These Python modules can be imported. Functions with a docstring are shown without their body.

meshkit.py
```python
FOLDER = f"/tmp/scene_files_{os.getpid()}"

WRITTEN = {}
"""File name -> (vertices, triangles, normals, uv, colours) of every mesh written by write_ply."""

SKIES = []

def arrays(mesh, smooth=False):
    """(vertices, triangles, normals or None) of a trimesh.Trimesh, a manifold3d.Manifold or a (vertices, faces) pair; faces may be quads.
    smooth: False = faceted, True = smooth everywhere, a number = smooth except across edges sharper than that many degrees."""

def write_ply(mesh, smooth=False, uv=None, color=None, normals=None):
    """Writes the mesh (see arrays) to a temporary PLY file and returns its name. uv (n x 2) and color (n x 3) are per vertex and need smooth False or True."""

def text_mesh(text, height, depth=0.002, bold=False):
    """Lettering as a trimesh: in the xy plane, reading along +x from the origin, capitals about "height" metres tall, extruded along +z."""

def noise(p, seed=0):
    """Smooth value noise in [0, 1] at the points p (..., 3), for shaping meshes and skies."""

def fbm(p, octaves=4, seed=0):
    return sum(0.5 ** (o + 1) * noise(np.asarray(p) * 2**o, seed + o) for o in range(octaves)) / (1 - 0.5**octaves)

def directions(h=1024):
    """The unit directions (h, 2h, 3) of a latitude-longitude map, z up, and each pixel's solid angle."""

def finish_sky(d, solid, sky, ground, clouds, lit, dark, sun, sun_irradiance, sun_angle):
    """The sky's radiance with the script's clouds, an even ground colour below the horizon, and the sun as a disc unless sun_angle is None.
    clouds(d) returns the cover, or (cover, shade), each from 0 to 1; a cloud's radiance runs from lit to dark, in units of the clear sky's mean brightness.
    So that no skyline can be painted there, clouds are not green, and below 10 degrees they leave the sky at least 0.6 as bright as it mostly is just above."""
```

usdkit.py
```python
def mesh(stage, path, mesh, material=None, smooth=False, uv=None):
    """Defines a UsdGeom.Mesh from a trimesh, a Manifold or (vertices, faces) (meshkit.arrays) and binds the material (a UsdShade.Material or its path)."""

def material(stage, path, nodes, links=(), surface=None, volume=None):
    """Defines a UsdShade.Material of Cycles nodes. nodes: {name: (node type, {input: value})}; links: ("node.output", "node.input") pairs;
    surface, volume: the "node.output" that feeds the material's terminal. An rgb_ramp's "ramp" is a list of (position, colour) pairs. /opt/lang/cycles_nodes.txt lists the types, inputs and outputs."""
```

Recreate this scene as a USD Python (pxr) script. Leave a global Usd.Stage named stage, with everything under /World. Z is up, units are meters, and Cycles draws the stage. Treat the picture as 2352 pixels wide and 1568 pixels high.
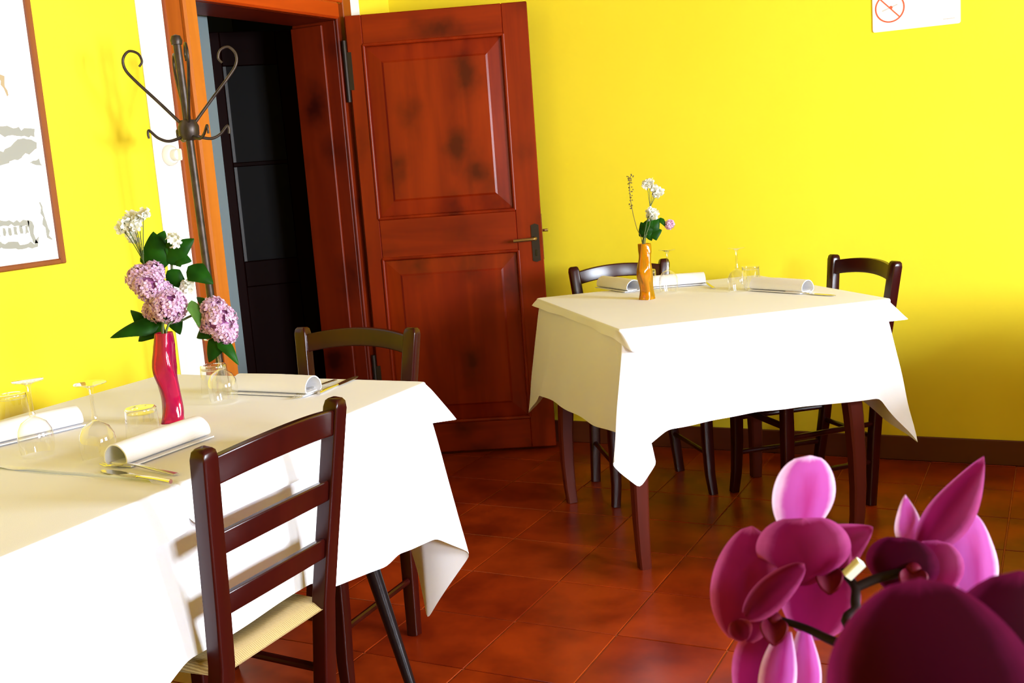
import math
import random
import re

import manifold3d
import meshkit
import numpy as np
import trimesh
import usdkit
from pxr import Gf, Sdf, Usd, UsdGeom, UsdLux, UsdShade
from shapely.geometry import Point, Polygon

random.seed(7)
np.random.seed(7)
stage = Usd.Stage.CreateInMemory()
UsdGeom.SetStageUpAxis(stage, 'Z')
UsdGeom.SetStageMetersPerUnit(stage, 1.0)
UsdGeom.Xform.Define(stage, '/World')
UsdGeom.Scope.Define(stage, '/World/Looks')

# ------------------------------------------------------------------ camera
YAW, PITCH, ROLL, FPX, CAMZ = 0.4731, 0.1639, -0.0733, 2517.4, 1.3035
fwd = np.array([-math.sin(YAW) * math.cos(PITCH), math.cos(YAW) * math.cos(PITCH), -math.sin(PITCH)])
r0 = np.array([math.cos(YAW), math.sin(YAW), 0.0])
u0 = np.cross(r0, fwd)
cr, sr = math.cos(ROLL), math.sin(ROLL)
right, up = cr * r0 + sr * u0, -sr * r0 + cr * u0
cam = UsdGeom.Camera.Define(stage, '/World/camera')
cam.AddTransformOp().Set(Gf.Matrix4d(*right, 0, *up, 0, *(-fwd), 0, 0, 0, CAMZ, 1))
cam.CreateHorizontalApertureAttr(36.0)
cam.CreateVerticalApertureAttr(24.0)
cam.CreateFocalLengthAttr(36.0 * FPX / 2352)
cam.CreateFStopAttr(24.0)
cam.CreateFocusDistanceAttr(2.6)
cam.CreateClippingRangeAttr(Gf.Vec2f(0.02, 200))
EXPOSURE = 0.28
cam.CreateExposureAttr(EXPOSURE)

# ------------------------------------------------------------------ sky and daylight at the two windows
dome = UsdLux.DomeLight.Define(stage, '/World/sky')
dome.CreateIntensityAttr(0.35)
dome.CreateColorAttr(Gf.Vec3f(0.75, 0.87, 1.0))
WINDOWS = [(-0.4, 0.8), (1.9, 3.1)]            # y ranges of the window openings in the right wall
WZ0, WZ1, XR = 0.98, 1.92, 2.4
for k, (a, b) in enumerate(WINDOWS):
    li = UsdLux.RectLight.Define(stage, f'/World/daylight_{k + 1:03d}')
    li.CreateWidthAttr(WZ1 - WZ0)
    li.CreateHeightAttr(b - a)
    li.CreateIntensityAttr((56.0, 92.0)[k])
    li.CreateColorAttr(Gf.Vec3f(0.86, 0.95, 1.10))
    li.AddTranslateOp().Set(Gf.Vec3d(XR + 0.24, (a + b) / 2, (WZ0 + WZ1) / 2))
    li.AddRotateYOp().Set(90.0)

# ------------------------------------------------------------------ helpers
FRAME = {}


def numbered(path):
    if not stage.GetPrimAtPath(path):
        return path
    k = 1
    while stage.GetPrimAtPath(f'{path}_{k:03d}'):
        k += 1
    return f'{path}_{k:03d}'


def tag(prim, label=None, cat=None, group=None, kind=None):
    for k, v in (('label', label), ('category', cat), ('group', group), ('kind', kind)):
        if v:
            prim.SetCustomDataByKey(k, v)
    return prim


def rz(a):
    c, s = math.cos(a), math.sin(a)
    return np.array([[c, -s, 0], [s, c, 0], [0, 0, 1.0]])


def thing(name, label, cat=None, loc=(0, 0, 0), rot=0.0, group=None, kind=None):
    """An Xform at the thing's base; its parts follow."""
    path = numbered('/World/' + name)
    x = UsdGeom.Xform.Define(stage, path)
    x.AddTranslateOp().Set(Gf.Vec3d(*map(float, loc)))
    x.AddRotateZOp().Set(math.degrees(rot))
    FRAME[path] = (np.array(loc, float), rz(rot))
    tag(x.GetPrim(), label, cat, group, kind)
    return path


def tm(mesh):
    if hasattr(mesh, 'to_mesh'):
        m = mesh.to_mesh()
        return trimesh.Trimesh(m.vert_properties[:, :3], m.tri_verts, process=False)
    if isinstance(mesh, (tuple, list)) and not isinstance(mesh[0], trimesh.Trimesh) and len(mesh) == 2:
        v, f = np.asarray(mesh[0], float), np.asarray(mesh[1], int)
        if f.shape[1] == 4:
            f = np.vstack([f[:, [0, 1, 2]], f[:, [0, 2, 3]]])
        return trimesh.Trimesh(v, f, process=False)
    if isinstance(mesh, (tuple, list)):
        return trimesh.util.concatenate([tm(m) for m in mesh])
    return mesh


def part(name, mesh, mat, parent='/World', world=False, smooth=35, label=None, kind=None, cat=None, group=None):
    """ONE Mesh prim under parent. world=True: the mesh is given in world coordinates."""
    m = tm(mesh)
    if world:
        root = parent
        while root not in FRAME and root.count('/') > 1:
            root = root.rpartition('/')[0]
        if root in FRAME:
            loc, R = FRAME[root]
            m = trimesh.Trimesh((np.asarray(m.vertices) - loc) @ R, m.faces, process=False)
    path = numbered(parent + '/' + name)
    p = usdkit.mesh(stage, path, m, M[mat], smooth)
    p.CreateDoubleSidedAttr(True)
    tag(p.GetPrim(), label, cat, group, kind)
    return path


def copy(src, loc, rot=0.0, label=None, group=None):
    path = numbered(re.sub(r'_\d{3}$', '', src))
    x = UsdGeom.Xform.Define(stage, path)
    p = x.GetPrim()
    p.GetReferences().AddInternalReference(src)
    p.SetInstanceable(True)
    for o in list(x.GetOrderedXformOps()):
        n = o.GetOpName()
        if 'translate' in n:
            o.Set(Gf.Vec3d(*map(float, loc)))
        elif 'rotateZ' in n:
            o.Set(math.degrees(rot))
    tag(p, label, None, group)
    return path


# ---- shapes
def box(x0, x1, y0, y1, z0, z1, b=0.002):
    """Chamfered box."""
    b = min(b, (x1 - x0) / 3, (y1 - y0) / 3, (z1 - z0) / 3)
    pts = []
    for sx in (0, 1):
        for sy in (0, 1):
            for sz in (0, 1):
                c = np.array([(x0, x1)[sx], (y0, y1)[sy], (z0, z1)[sz]])
                d = np.array([1 - 2 * sx, 1 - 2 * sy, 1 - 2 * sz]) * b
                for k in range(3):
                    e = d.copy()
                    e[k] = 0
                    pts.append(c + e)
    return manifold3d.Manifold.hull_points(np.array(pts)) if b > 0 else tm(trimesh.creation.box(bounds=[[x0, y0, z0], [x1, y1, z1]]))


def hull(pts):
    return manifold3d.Manifold.hull_points(np.asarray(pts, float))


def frames(P):
    P = np.asarray(P, float)
    t = np.gradient(P, axis=0)
    t /= np.linalg.norm(t, axis=1, keepdims=True) + 1e-12
    a = np.cross(t[0], [0, 0, 1.0] if abs(t[0][2]) < 0.9 else [1.0, 0, 0])
    A = []
    for k in range(len(P)):
        a = a - t[k] * (a @ t[k])
        a /= np.linalg.norm(a) + 1e-12
        A.append(a)
    A = np.array(A)
    return P, t, A, np.cross(t, A)


def loft(rings, cap=True, closed=True):
    """rings: (n, m, 3) closed sections joined in order."""
    R = np.asarray(rings, float)
    n, m = R.shape[:2]
    v = R.reshape(-1, 3)
    i, j = np.meshgrid(np.arange(n - 1), np.arange(m if closed else m - 1), indexing='ij')
    j2 = (j + 1) % m
    q = np.stack([i * m + j, i * m + j2, (i + 1) * m + j2, (i + 1) * m + j], -1).reshape(-1, 4)
    f = [q[:, [0, 1, 2]], q[:, [0, 2, 3]]]
    if cap and closed:
        v = np.vstack([v, R[0].mean(0), R[-1].mean(0)])
        k = np.arange(m)
        f.append(np.stack([(k + 1) % m, k, np.full(m, n * m)], 1))
        f.append(np.stack([(n - 1) * m + k, (n - 1) * m + (k + 1) % m, np.full(m, n * m + 1)], 1))
    return trimesh.Trimesh(v, np.vstack(f), process=False)


def tube(P, r, sides=10):
    P, t, a, b = frames(P)
    r = np.broadcast_to(np.asarray(r, float), (len(P),))
    g = np.arange(sides) * 2 * np.pi / sides
    return loft(P[:, None] + r[:, None, None] * (np.cos(g)[None, :, None] * a[:, None] + np.sin(g)[None, :, None] * b[:, None]))


def lathe(prof, n=32, at=(0, 0, 0)):
    prof = np.asarray(prof, float)
    g = np.arange(n) * 2 * np.pi / n
    R = np.stack([prof[:, None, 0] * np.cos(g), prof[:, None, 0] * np.sin(g), np.broadcast_to(prof[:, None, 1], (len(prof), n))], -1) + np.asarray(at, float)
    return loft(R, cap=True)


def spline(P, n):
    """Catmull-Rom through the points."""
    P = np.asarray(P, float)
    Q = np.vstack([2 * P[0] - P[1], P, 2 * P[-1] - P[-2]])
    out = []
    for s in np.linspace(0, len(P) - 1, n):
        k = min(int(s), len(P) - 2)
        t = s - k
        p0, p1, p2, p3 = Q[k:k + 4]
        out.append(0.5 * (2 * p1 + (p2 - p0) * t + (2 * p0 - 5 * p1 + 4 * p2 - p3) * t * t + (3 * p1 - p0 - 3 * p2 + p3) * t ** 3))
    return np.array(out)


def post(pts, w, d, ax=(1, 0, 0), c=0.25):
    """A bar of rounded-rectangular section w x d along a path; w is measured along ax."""
    P = np.asarray(pts, float)
    w = np.broadcast_to(np.asarray(w, float), (len(P),))
    d = np.broadcast_to(np.asarray(d, float), (len(P),))
    t = np.gradient(P, axis=0)
    t /= np.linalg.norm(t, axis=1, keepdims=True)
    a = np.asarray(ax, float)[None] - t * (t @ np.asarray(ax, float))[:, None]
    a /= np.linalg.norm(a, axis=1, keepdims=True)
    b = np.cross(t, a)
    s = np.array([(-1, -1 + c), (-1 + c, -1), (1 - c, -1), (1, -1 + c), (1, 1 - c), (1 - c, 1), (-1 + c, 1), (-1, 1 - c)]) * 0.5
    return loft(P[:, None] + (s[:, 0] * w[:, None])[..., None] * a[:, None] + (s[:, 1] * d[:, None])[..., None] * b[:, None])


def sheet(G):
    """A grid (n, m, 3) as an open surface."""
    return loft(G, cap=False, closed=False)


def thick(G, t):
    """A grid surface given thickness t."""
    G = np.asarray(G, float)
    du, dv = np.gradient(G, axis=0), np.gradient(G, axis=1)
    n = np.cross(du, dv)
    n /= np.linalg.norm(n, axis=-1, keepdims=True) + 1e-12
    A, B = G + n * t / 2, G - n * t / 2
    loop = lambda X: np.concatenate([X[:, 0], X[-1, 1:], X[-2::-1, -1], X[0, -2:0:-1]])
    e = loft(np.stack([loop(A), loop(B)]), cap=False)
    return trimesh.util.concatenate([sheet(A), trimesh.Trimesh(sheet(B).vertices, sheet(B).faces[:, ::-1], process=False), e])


def extrude(poly, h, z=0.0):
    m = trimesh.creation.extrude_polygon(poly, h, engine='earcut')
    m.apply_translation([0, 0, z])
    return m


def ray(px, py):
    return fwd + (px - 1176) / FPX * right - (py - 784) / FPX * up


def at(px, py, depth):
    """A point at a real distance in front of the camera (used for the plants' measured silhouettes)."""
    return np.array([0, 0, CAMZ]) + ray(px, py) * depth


def on(px, py, P0, n):
    c = np.array([0, 0, CAMZ])
    d = ray(px, py)
    n = np.asarray(n, float)
    return c + d * ((np.asarray(P0, float) - c) @ n / (d @ n))


# ------------------------------------------------------------------ materials
M = {}


def mat(name, nodes, links, surface='p.BSDF'):
    M[name] = usdkit.material(stage, '/World/Looks/' + name, nodes, links, surface=surface)


def plain(name, color, rough=0.5, **kw):
    mat(name, {'p': ('principled_bsdf', {'base_color': color, 'roughness': rough, **kw})}, [])


def noisy(name, c1, c2, scale=8.0, rough=0.5, bump=0.0, bscale=60.0, detail=3.0, lo=0.35, hi=0.65, **kw):
    nodes = {'g': ('geometry', {}), 'n': ('noise_texture', {'scale': scale, 'detail': detail}),
             'r': ('rgb_ramp', {'ramp': [(0, c1), (lo, c1), (hi, c2), (1, c2)]}),
             'p': ('principled_bsdf', {'roughness': rough, **kw})}
    links = [('g.position', 'n.vector'), ('n.fac', 'r.fac'), ('r.color', 'p.base_color')]
    if bump:
        nodes['n2'] = ('noise_texture', {'scale': bscale, 'detail': 3.0})
        nodes['b'] = ('bump', {'strength': bump, 'distance': 0.002})
        links += [('g.position', 'n2.vector'), ('n2.fac', 'b.height'), ('b.normal', 'p.normal')]
    mat(name, nodes, links)


def wood(name, c1, c2, knot, along, rough=0.35, knots=True, coat=0.0, spec=0.5):
    """Pine: grain stretched along one object axis, dark knots."""
    sc = {'x': (1.2, 14, 14), 'y': (14, 1.2, 14), 'z': (14, 14, 1.2)}[along]
    ks = {'x': (3.2, 6, 5.5), 'y': (6, 3.2, 5.5), 'z': (5.5, 6, 3.6)}[along]
    nodes = {'t': ('texture_coordinate', {}), 'm': ('mapping', {'scale': sc}), 'n': ('noise_texture', {'scale': 1.0, 'detail': 4.0, 'distortion': 0.6}),
             'r': ('rgb_ramp', {'ramp': [(0.25, c1), (0.75, c2)]}),
             'm2': ('mapping', {'scale': ks, 'location': (0.3, 0.1, 0.73)}), 'v': ('voronoi_texture', {'scale': 1.0, 'randomness': 1.0}),
             'n3': ('noise_texture', {'scale': 7.0, 'detail': 4.0}), 'ma': ('math', {'math_type': 'multiply_add', 'value2': 0.95}),
             'r2': ('rgb_ramp', {'ramp': [(0.0, (1, 1, 1)), (0.52, (0.9, 0.9, 0.9)), (0.68, (0.45, 0.45, 0.45)), (0.84, (0.15, 0.15, 0.15)), (1.0, (0, 0, 0))]}),
             'mx': ('mix', {'color2': knot}),
             'p': ('principled_bsdf', {'roughness': rough, 'coat_weight': coat, 'coat_roughness': 0.2, 'specular_ior_level': spec})}
    links = [('t.object', 'm.vector'), ('m.vector', 'n.vector'), ('n.fac', 'r.fac'), ('r.color', 'mx.color1'), ('mx.color', 'p.base_color')]
    if knots:
        links += [('t.object', 'm2.vector'), ('m2.vector', 'v.vector'), ('t.object', 'n3.vector'), ('n3.fac', 'ma.value1'), ('v.distance', 'ma.value3'), ('ma.value', 'r2.fac'), ('r2.color', 'mx.fac')]
    else:
        nodes['mx'][1]['fac'] = 0.0
    mat(name, nodes, links)


noisy('yellow_paint', (0.91, 0.74, 0.030), (0.93, 0.77, 0.036), 1.5, 0.75, 0.12, 90.0, specular_ior_level=0.2)
noisy('white_paint', (0.86, 0.86, 0.83), (0.9, 0.9, 0.88), 3.0, 0.7, 0.1, 80.0)
plain('ceiling_brown', (0.30, 0.20, 0.12), 0.9)  # unseen ceiling, darkened to cut the light it bounces
DW = ((0.16, 0.0075, 0.0006), (0.27, 0.021, 0.001), (0.060, 0.0025, 0.0005))
wood('door_wood', *DW, 'z', 0.33, spec=0.25)
wood('door_wood_cross', *DW, 'x', 0.33, spec=0.25)
FW = ((0.46, 0.12, 0.010), (0.60, 0.18, 0.02), (0.30, 0.06, 0.006))
wood('frame_wood', *FW, 'z', 0.35, knots=False, spec=0.3)
wood('casing_wood', (0.27, 0.048, 0.004), (0.40, 0.088, 0.008), (0.1, 0.01, 0.003), 'z', 0.35, knots=False, spec=0.3)
wood('frame_wood_shaded', (0.38, 0.036, 0.002), (0.52, 0.06, 0.004), (0.1, 0.01, 0.003), 'y', 0.35, knots=False, spec=0.25)  # shaded copy of the frame wood: the lintel's dimmer light is in the colour
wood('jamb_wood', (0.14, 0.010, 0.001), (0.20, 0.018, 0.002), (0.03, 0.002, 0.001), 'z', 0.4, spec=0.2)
wood('chair_wood', (0.022, 0.0018, 0.0012), (0.034, 0.0028, 0.0018), (0.02, 0.002, 0.002), 'z', 0.22, knots=False, spec=0.28)
wood('table_wood', (0.075, 0.010, 0.005), (0.105, 0.015, 0.007), (0.03, 0.004, 0.003), 'z', 0.35, knots=False, spec=0.2)
wood('skirting', (0.085, 0.011, 0.004), (0.11, 0.015, 0.005), (0.02, 0.002, 0.002), 'x', 0.4, knots=False)
plain('black_wood', (0.004, 0.004, 0.005), 0.25)
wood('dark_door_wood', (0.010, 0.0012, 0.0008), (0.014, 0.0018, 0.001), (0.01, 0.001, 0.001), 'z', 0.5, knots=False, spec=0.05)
plain('corridor_shade', (0.006, 0.005, 0.005), 0.8)  # near black: the unlit passage's shade is put into the wall colour
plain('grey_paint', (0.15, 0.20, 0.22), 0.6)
plain('dim_glint', (0.03, 0.027, 0.028), 0.4)  # paler tone for the light reflected along the panes' left edge
plain('shaded_glass', (0.009, 0.008, 0.0085), 0.5, specular_ior_level=0.1)  # grey glass darkened, with the dim of the passage in its colour
for k, (a, b) in enumerate([((0.16, 0.012, 0.001), (0.30, 0.030, 0.002)), ((0.15, 0.010, 0.001), (0.27, 0.025, 0.002)), ((0.18, 0.015, 0.001), (0.33, 0.036, 0.003))]):
    noisy(f'terracotta_{k}', a, b, 5.0, 0.30, 0.15, 25.0, 4.0, 0.36, 0.64, specular_ior_level=0.35)
noisy('grout', (0.28, 0.050, 0.006), (0.34, 0.07, 0.010), 20.0, 0.8)
noisy('cloth', (0.88, 0.89, 0.94), (0.90, 0.91, 0.95), 4.0, 0.85, 0.1, 700.0, specular_ior_level=0.15)
noisy('napkin_cloth', (0.84, 0.83, 0.86), (0.86, 0.85, 0.88), 4.0, 0.85, 0.1, 500.0, specular_ior_level=0.15)
mat('rush', {'t': ('texture_coordinate', {}), 'm': ('mapping', {'scale': (1, 1, 1)}), 'w': ('wave_texture', {'scale': 70.0, 'bands_direction': 'x', 'distortion': 1.2, 'detail': 3.0, 'detail_scale': 3.0}),
             'r': ('rgb_ramp', {'ramp': [(0, (0.40, 0.26, 0.09)), (1, (0.66, 0.50, 0.22))]}), 'b': ('bump', {'strength': 0.35, 'distance': 0.002}), 'p': ('principled_bsdf', {'roughness': 0.6})},
    [('t.object', 'm.vector'), ('m.vector', 'w.vector'), ('w.fac', 'r.fac'), ('r.color', 'p.base_color'), ('w.fac', 'b.height'), ('b.normal', 'p.normal')])
noisy('iron', (0.035, 0.025, 0.02), (0.07, 0.05, 0.04), 30.0, 0.4, metallic=0.6)
plain('brass', (0.35, 0.22, 0.08), 0.35, metallic=0.9)
plain('chrome', (0.75, 0.75, 0.77), 0.12, metallic=1.0)
plain('steel', (0.7, 0.68, 0.64), 0.2, metallic=1.0)
plain('hinge_metal', (0.03, 0.02, 0.015), 0.4, metallic=0.5)
plain('ceramic', (0.85, 0.82, 0.72), 0.2)
plain('white_plastic', (0.88, 0.88, 0.88), 0.3)
plain('paper', (0.88, 0.88, 0.85), 0.6)
plain('engraving_grey', (0.36, 0.36, 0.31), 0.7)
plain('engraving_tan', (0.48, 0.36, 0.2), 0.7)
plain('red_print', (0.85, 0.12, 0.05), 0.6)
plain('grey_print', (0.6, 0.55, 0.52), 0.6)
wood('picture_wood', (0.24, 0.06, 0.012), (0.32, 0.09, 0.02), (0.05, 0.01, 0.002), 'z', 0.4, knots=False)
for nm, k0, k1 in (('glass', 0.10, 0.95), ('window_glass', 0.04, 0.5)):
    mat(nm, {'w': ('layer_weight', {'blend': 0.5}), 'e': ('math', {'math_type': 'power', 'value2': 2.6}), 'm': ('math', {'math_type': 'multiply_add', 'value2': k1, 'value3': k0}), 't': ('transparent_bsdf', {'color': (0.98, 0.98, 0.97)}),
             'g': ('glossy_bsdf', {'color': (1, 1, 1), 'roughness': 0.04}), 'x': ('mix_closure', {})},
        [('w.facing', 'e.value1'), ('e.value', 'm.value1'), ('m.value', 'x.fac'), ('t.BSDF', 'x.closure1'), ('g.BSDF', 'x.closure2')], surface='x.closure')
for nm, c in (('pink_glass', (0.84, 0.015, 0.17)), ('orange_glass', (0.98, 0.54, 0.008))):
    mat(nm, {'f': ('fresnel', {'IOR': 1.45}), 't': ('transparent_bsdf', {'color': c}), 'l': ('translucent_bsdf', {'color': c}), 'd': ('diffuse_bsdf', {'color': c}), 'g': ('glossy_bsdf', {'color': (1, 1, 1), 'roughness': 0.08}),
             'a': ('mix_closure', {'fac': 0.5}), 'b': ('mix_closure', {'fac': 0.42}), 'x': ('mix_closure', {})},
        [('l.BSDF', 'a.closure1'), ('d.BSDF', 'a.closure2'), ('a.closure', 'b.closure2'), ('t.BSDF', 'b.closure1'), ('f.fac', 'x.fac'), ('b.closure', 'x.closure1'), ('g.BSDF', 'x.closure2')], surface='x.closure')


plain('lilac_core', (0.30, 0.10, 0.26), 0.9, specular_ior_level=0.1)


def leafy(name, c1, c2, tr, scale=20.0, fac=0.35, rough=0.4):
    mat(name, {'g': ('geometry', {}), 'n': ('noise_texture', {'scale': scale, 'detail': 2.0}), 'r': ('rgb_ramp', {'ramp': [(0.35, c1), (0.65, c2)]}),
               'p': ('principled_bsdf', {'roughness': rough, 'specular_ior_level': 0.12}), 'l': ('translucent_bsdf', {'color': tr}), 'x': ('mix_closure', {'fac': fac})},
        [('g.position', 'n.vector'), ('n.fac', 'r.fac'), ('r.color', 'p.base_color'), ('p.BSDF', 'x.closure1'), ('l.BSDF', 'x.closure2')], surface='x.closure')


leafy('leaf', (0.008, 0.05, 0.003), (0.018, 0.11, 0.006), (0.05, 0.20, 0.01))
leafy('pale_leaf', (0.10, 0.30, 0.05), (0.2, 0.42, 0.1), (0.25, 0.5, 0.1))
leafy('lilac_petal', (0.66, 0.36, 0.56), (0.84, 0.66, 0.80), (0.80, 0.56, 0.76), 90.0, 0.3)
leafy('white_petal', (0.85, 0.85, 0.76), (0.9, 0.9, 0.86), (0.85, 0.85, 0.75), 30.0, 0.35)
plain('stem', (0.05, 0.08, 0.015), 0.5)
plain('bare_stem', (0.16, 0.11, 0.03), 0.6)


def petal_mat(name, inner, mid, rim, tr, trim, fac=0.42):
    """Moth-orchid petal: deep colour along the middle, paler towards its margin, faint lengthwise veins (all in the petal's own u, v)."""
    mat(name, {'t': ('texture_coordinate', {}), 's': ('separate_xyz', {}), 'a': ('math', {'math_type': 'multiply_add', 'value2': 2.0, 'value3': -1.0}), 'b': ('math', {'math_type': 'absolute'}),
               'n': ('noise_texture', {'scale': 5.0, 'detail': 2.0}), 'c': ('math', {'math_type': 'multiply_add', 'value2': 0.22}), 'l': ('math', {'math_type': 'power', 'value2': 5.0}), 'd': ('math', {'math_type': 'maximum'}),
               'm': ('mapping', {'scale': (1.0, 22.0, 1.0)}), 'w': ('noise_texture', {'scale': 1.0, 'detail': 1.0}), 'e': ('math', {'math_type': 'multiply_add', 'value2': 0.16}),
               'r': ('rgb_ramp', {'ramp': [(0.15, inner), (0.5, mid), (0.74, mid), (1.0, rim)]}), 'r2': ('rgb_ramp', {'ramp': [(0.2, tr), (0.7, tr), (1.0, trim)]}), 'k': ('math', {'math_type': 'multiply', 'value2': 1 / 1.2}),
               'p': ('principled_bsdf', {'roughness': 0.6, 'specular_ior_level': 0.06, 'sheen_weight': 0.15, 'sheen_tint': rim}), 'q': ('translucent_bsdf', {}), 'x': ('mix_closure', {'fac': fac})},
        [('t.UV', 's.vector'), ('s.y', 'a.value1'), ('a.value', 'b.value1'), ('t.UV', 'n.vector'), ('n.fac', 'c.value1'), ('s.x', 'l.value1'), ('b.value', 'd.value1'), ('l.value', 'd.value2'), ('d.value', 'c.value3'),
         ('t.UV', 'm.vector'), ('m.vector', 'w.vector'), ('w.fac', 'e.value1'), ('c.value', 'e.value3'), ('e.value', 'k.value1'), ('k.value', 'r.fac'), ('k.value', 'r2.fac'), ('r.color', 'p.base_color'), ('r2.color', 'q.color'),
         ('p.BSDF', 'x.closure1'), ('q.BSDF', 'x.closure2')], surface='x.closure')


petal_mat('orchid_petal', (0.075, 0.001, 0.012), (0.135, 0.003, 0.040), (0.42, 0.06, 0.25), (0.26, 0.008, 0.10), (0.55, 0.12, 0.4))
petal_mat('orchid_pale_lit', (0.30, 0.012, 0.17), (0.38, 0.06, 0.33), (0.80, 0.58, 0.82), (0.56, 0.075, 0.46), (0.9, 0.7, 0.95), 0.45)  # paler copy: the light on the upright petals is put into the colour
petal_mat('orchid_shaded', (0.016, 0.0002, 0.003), (0.024, 0.0003, 0.006), (0.11, 0.004, 0.045), (0.06, 0.0006, 0.015), (0.22, 0.012, 0.10), 0.35)  # shaded copy: petals turned from the windows have their shade in the colour
plain('orchid_lip', (0.09, 0.002, 0.015), 0.6, specular_ior_level=0.1)
plain('orchid_stem', (0.012, 0.006, 0.005), 0.6, specular_ior_level=0.1)
plain('clip_plastic', (0.75, 0.78, 0.68), 0.3)
noisy('clay', (0.35, 0.12, 0.05), (0.42, 0.16, 0.07), 12.0, 0.8)

# ================================================================== the room
XL, YB, ZC = -2.818, 4.5, 2.75
S = 0.31
YD0, YD1, ZD = 3.165, 4.05, 1.951                   # clear opening of the doorway in the left wall
tag(stage.GetPrimAtPath(part('floor', box(-4.6, XR + 0.2, -1.8, 5.5, -0.06, -0.003, 0), 'grout', label='red-brown terracotta tiled floor with pale joints', kind='structure')))
FL = '/World/floor'
gx, gy = -1.3986, 3.555
rng = random.Random(3)
for i in range(-6, 13):
    for j in range(-17, 5):
        x0, x1 = max(gx + i * S, XL), min(gx + (i + 1) * S, XR)
        y0, y1 = max(gy + j * S, -1.6), min(gy + (j + 1) * S, YB)
        if x1 - x0 < 0.03 or y1 - y0 < 0.008 or y1 < -0.2:
            continue
        g = 0.0022
        dz = rng.uniform(-0.0006, 0.0006)
        part('tile', box(x0 + g, x1 - g, y0 + g, y1 - g, -0.012, dz, 0.0012), f'terracotta_{rng.randrange(3)}', FL, smooth=False)

part('wall_back', box(-3.04, XR + 0.2, YB, YB + 0.2, 0, ZC, 0), 'yellow_paint', label='bright yellow plaster wall behind the open door and the far table', kind='structure')
part('wall_left', [tm(box(-3.04, XL, -1.8, YD0 - 0.03, 0, ZC, 0)), tm(box(-3.04, XL, YD1 + 0.03, YB, 0, ZC, 0)), tm(box(-3.04, XL, YD0 - 0.03, YD1 + 0.03, ZD + 0.03, ZC, 0))],
     'yellow_paint', label='bright yellow plaster wall with the picture and the doorway', kind='structure')
part('wall_front', box(XL - 0.2, XR + 0.2, -1.8, -1.6, 0, ZC, 0), 'yellow_paint', label='yellow plaster wall behind the viewer', kind='structure')
pieces, y = [], -1.8
for a, b in WINDOWS:
    pieces += [box(XR, XR + 0.2, y, a, 0, ZC, 0), box(XR, XR + 0.2, a, b, 0, WZ0, 0), box(XR, XR + 0.2, a, b, WZ1, ZC, 0)]
    y = b
pieces.append(box(XR, XR + 0.2, y, YB, 0, ZC, 0))
part('wall_right', [tm(p) for p in pieces], 'yellow_paint', label='yellow plaster wall with two windows beside the viewer', kind='structure')
part('ceiling', box(-4.6, XR + 0.2, -1.8, 5.5, ZC, ZC + 0.1, 0), 'ceiling_brown', label='plain brown ceiling, darkened to cut bounced light', kind='structure')
part('baseboard_back', box(-2.2, XR, YB - 0.012, YB, 0, 0.1, 0.003), 'skirting', label='dark red-brown skirting along the yellow back wall', kind='structure')
part('baseboard_left', box(XL, XL + 0.012, -1.6, 2.893, 0, 0.1, 0.003), 'skirting', label='dark red-brown skirting along the left wall', kind='structure')
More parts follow.
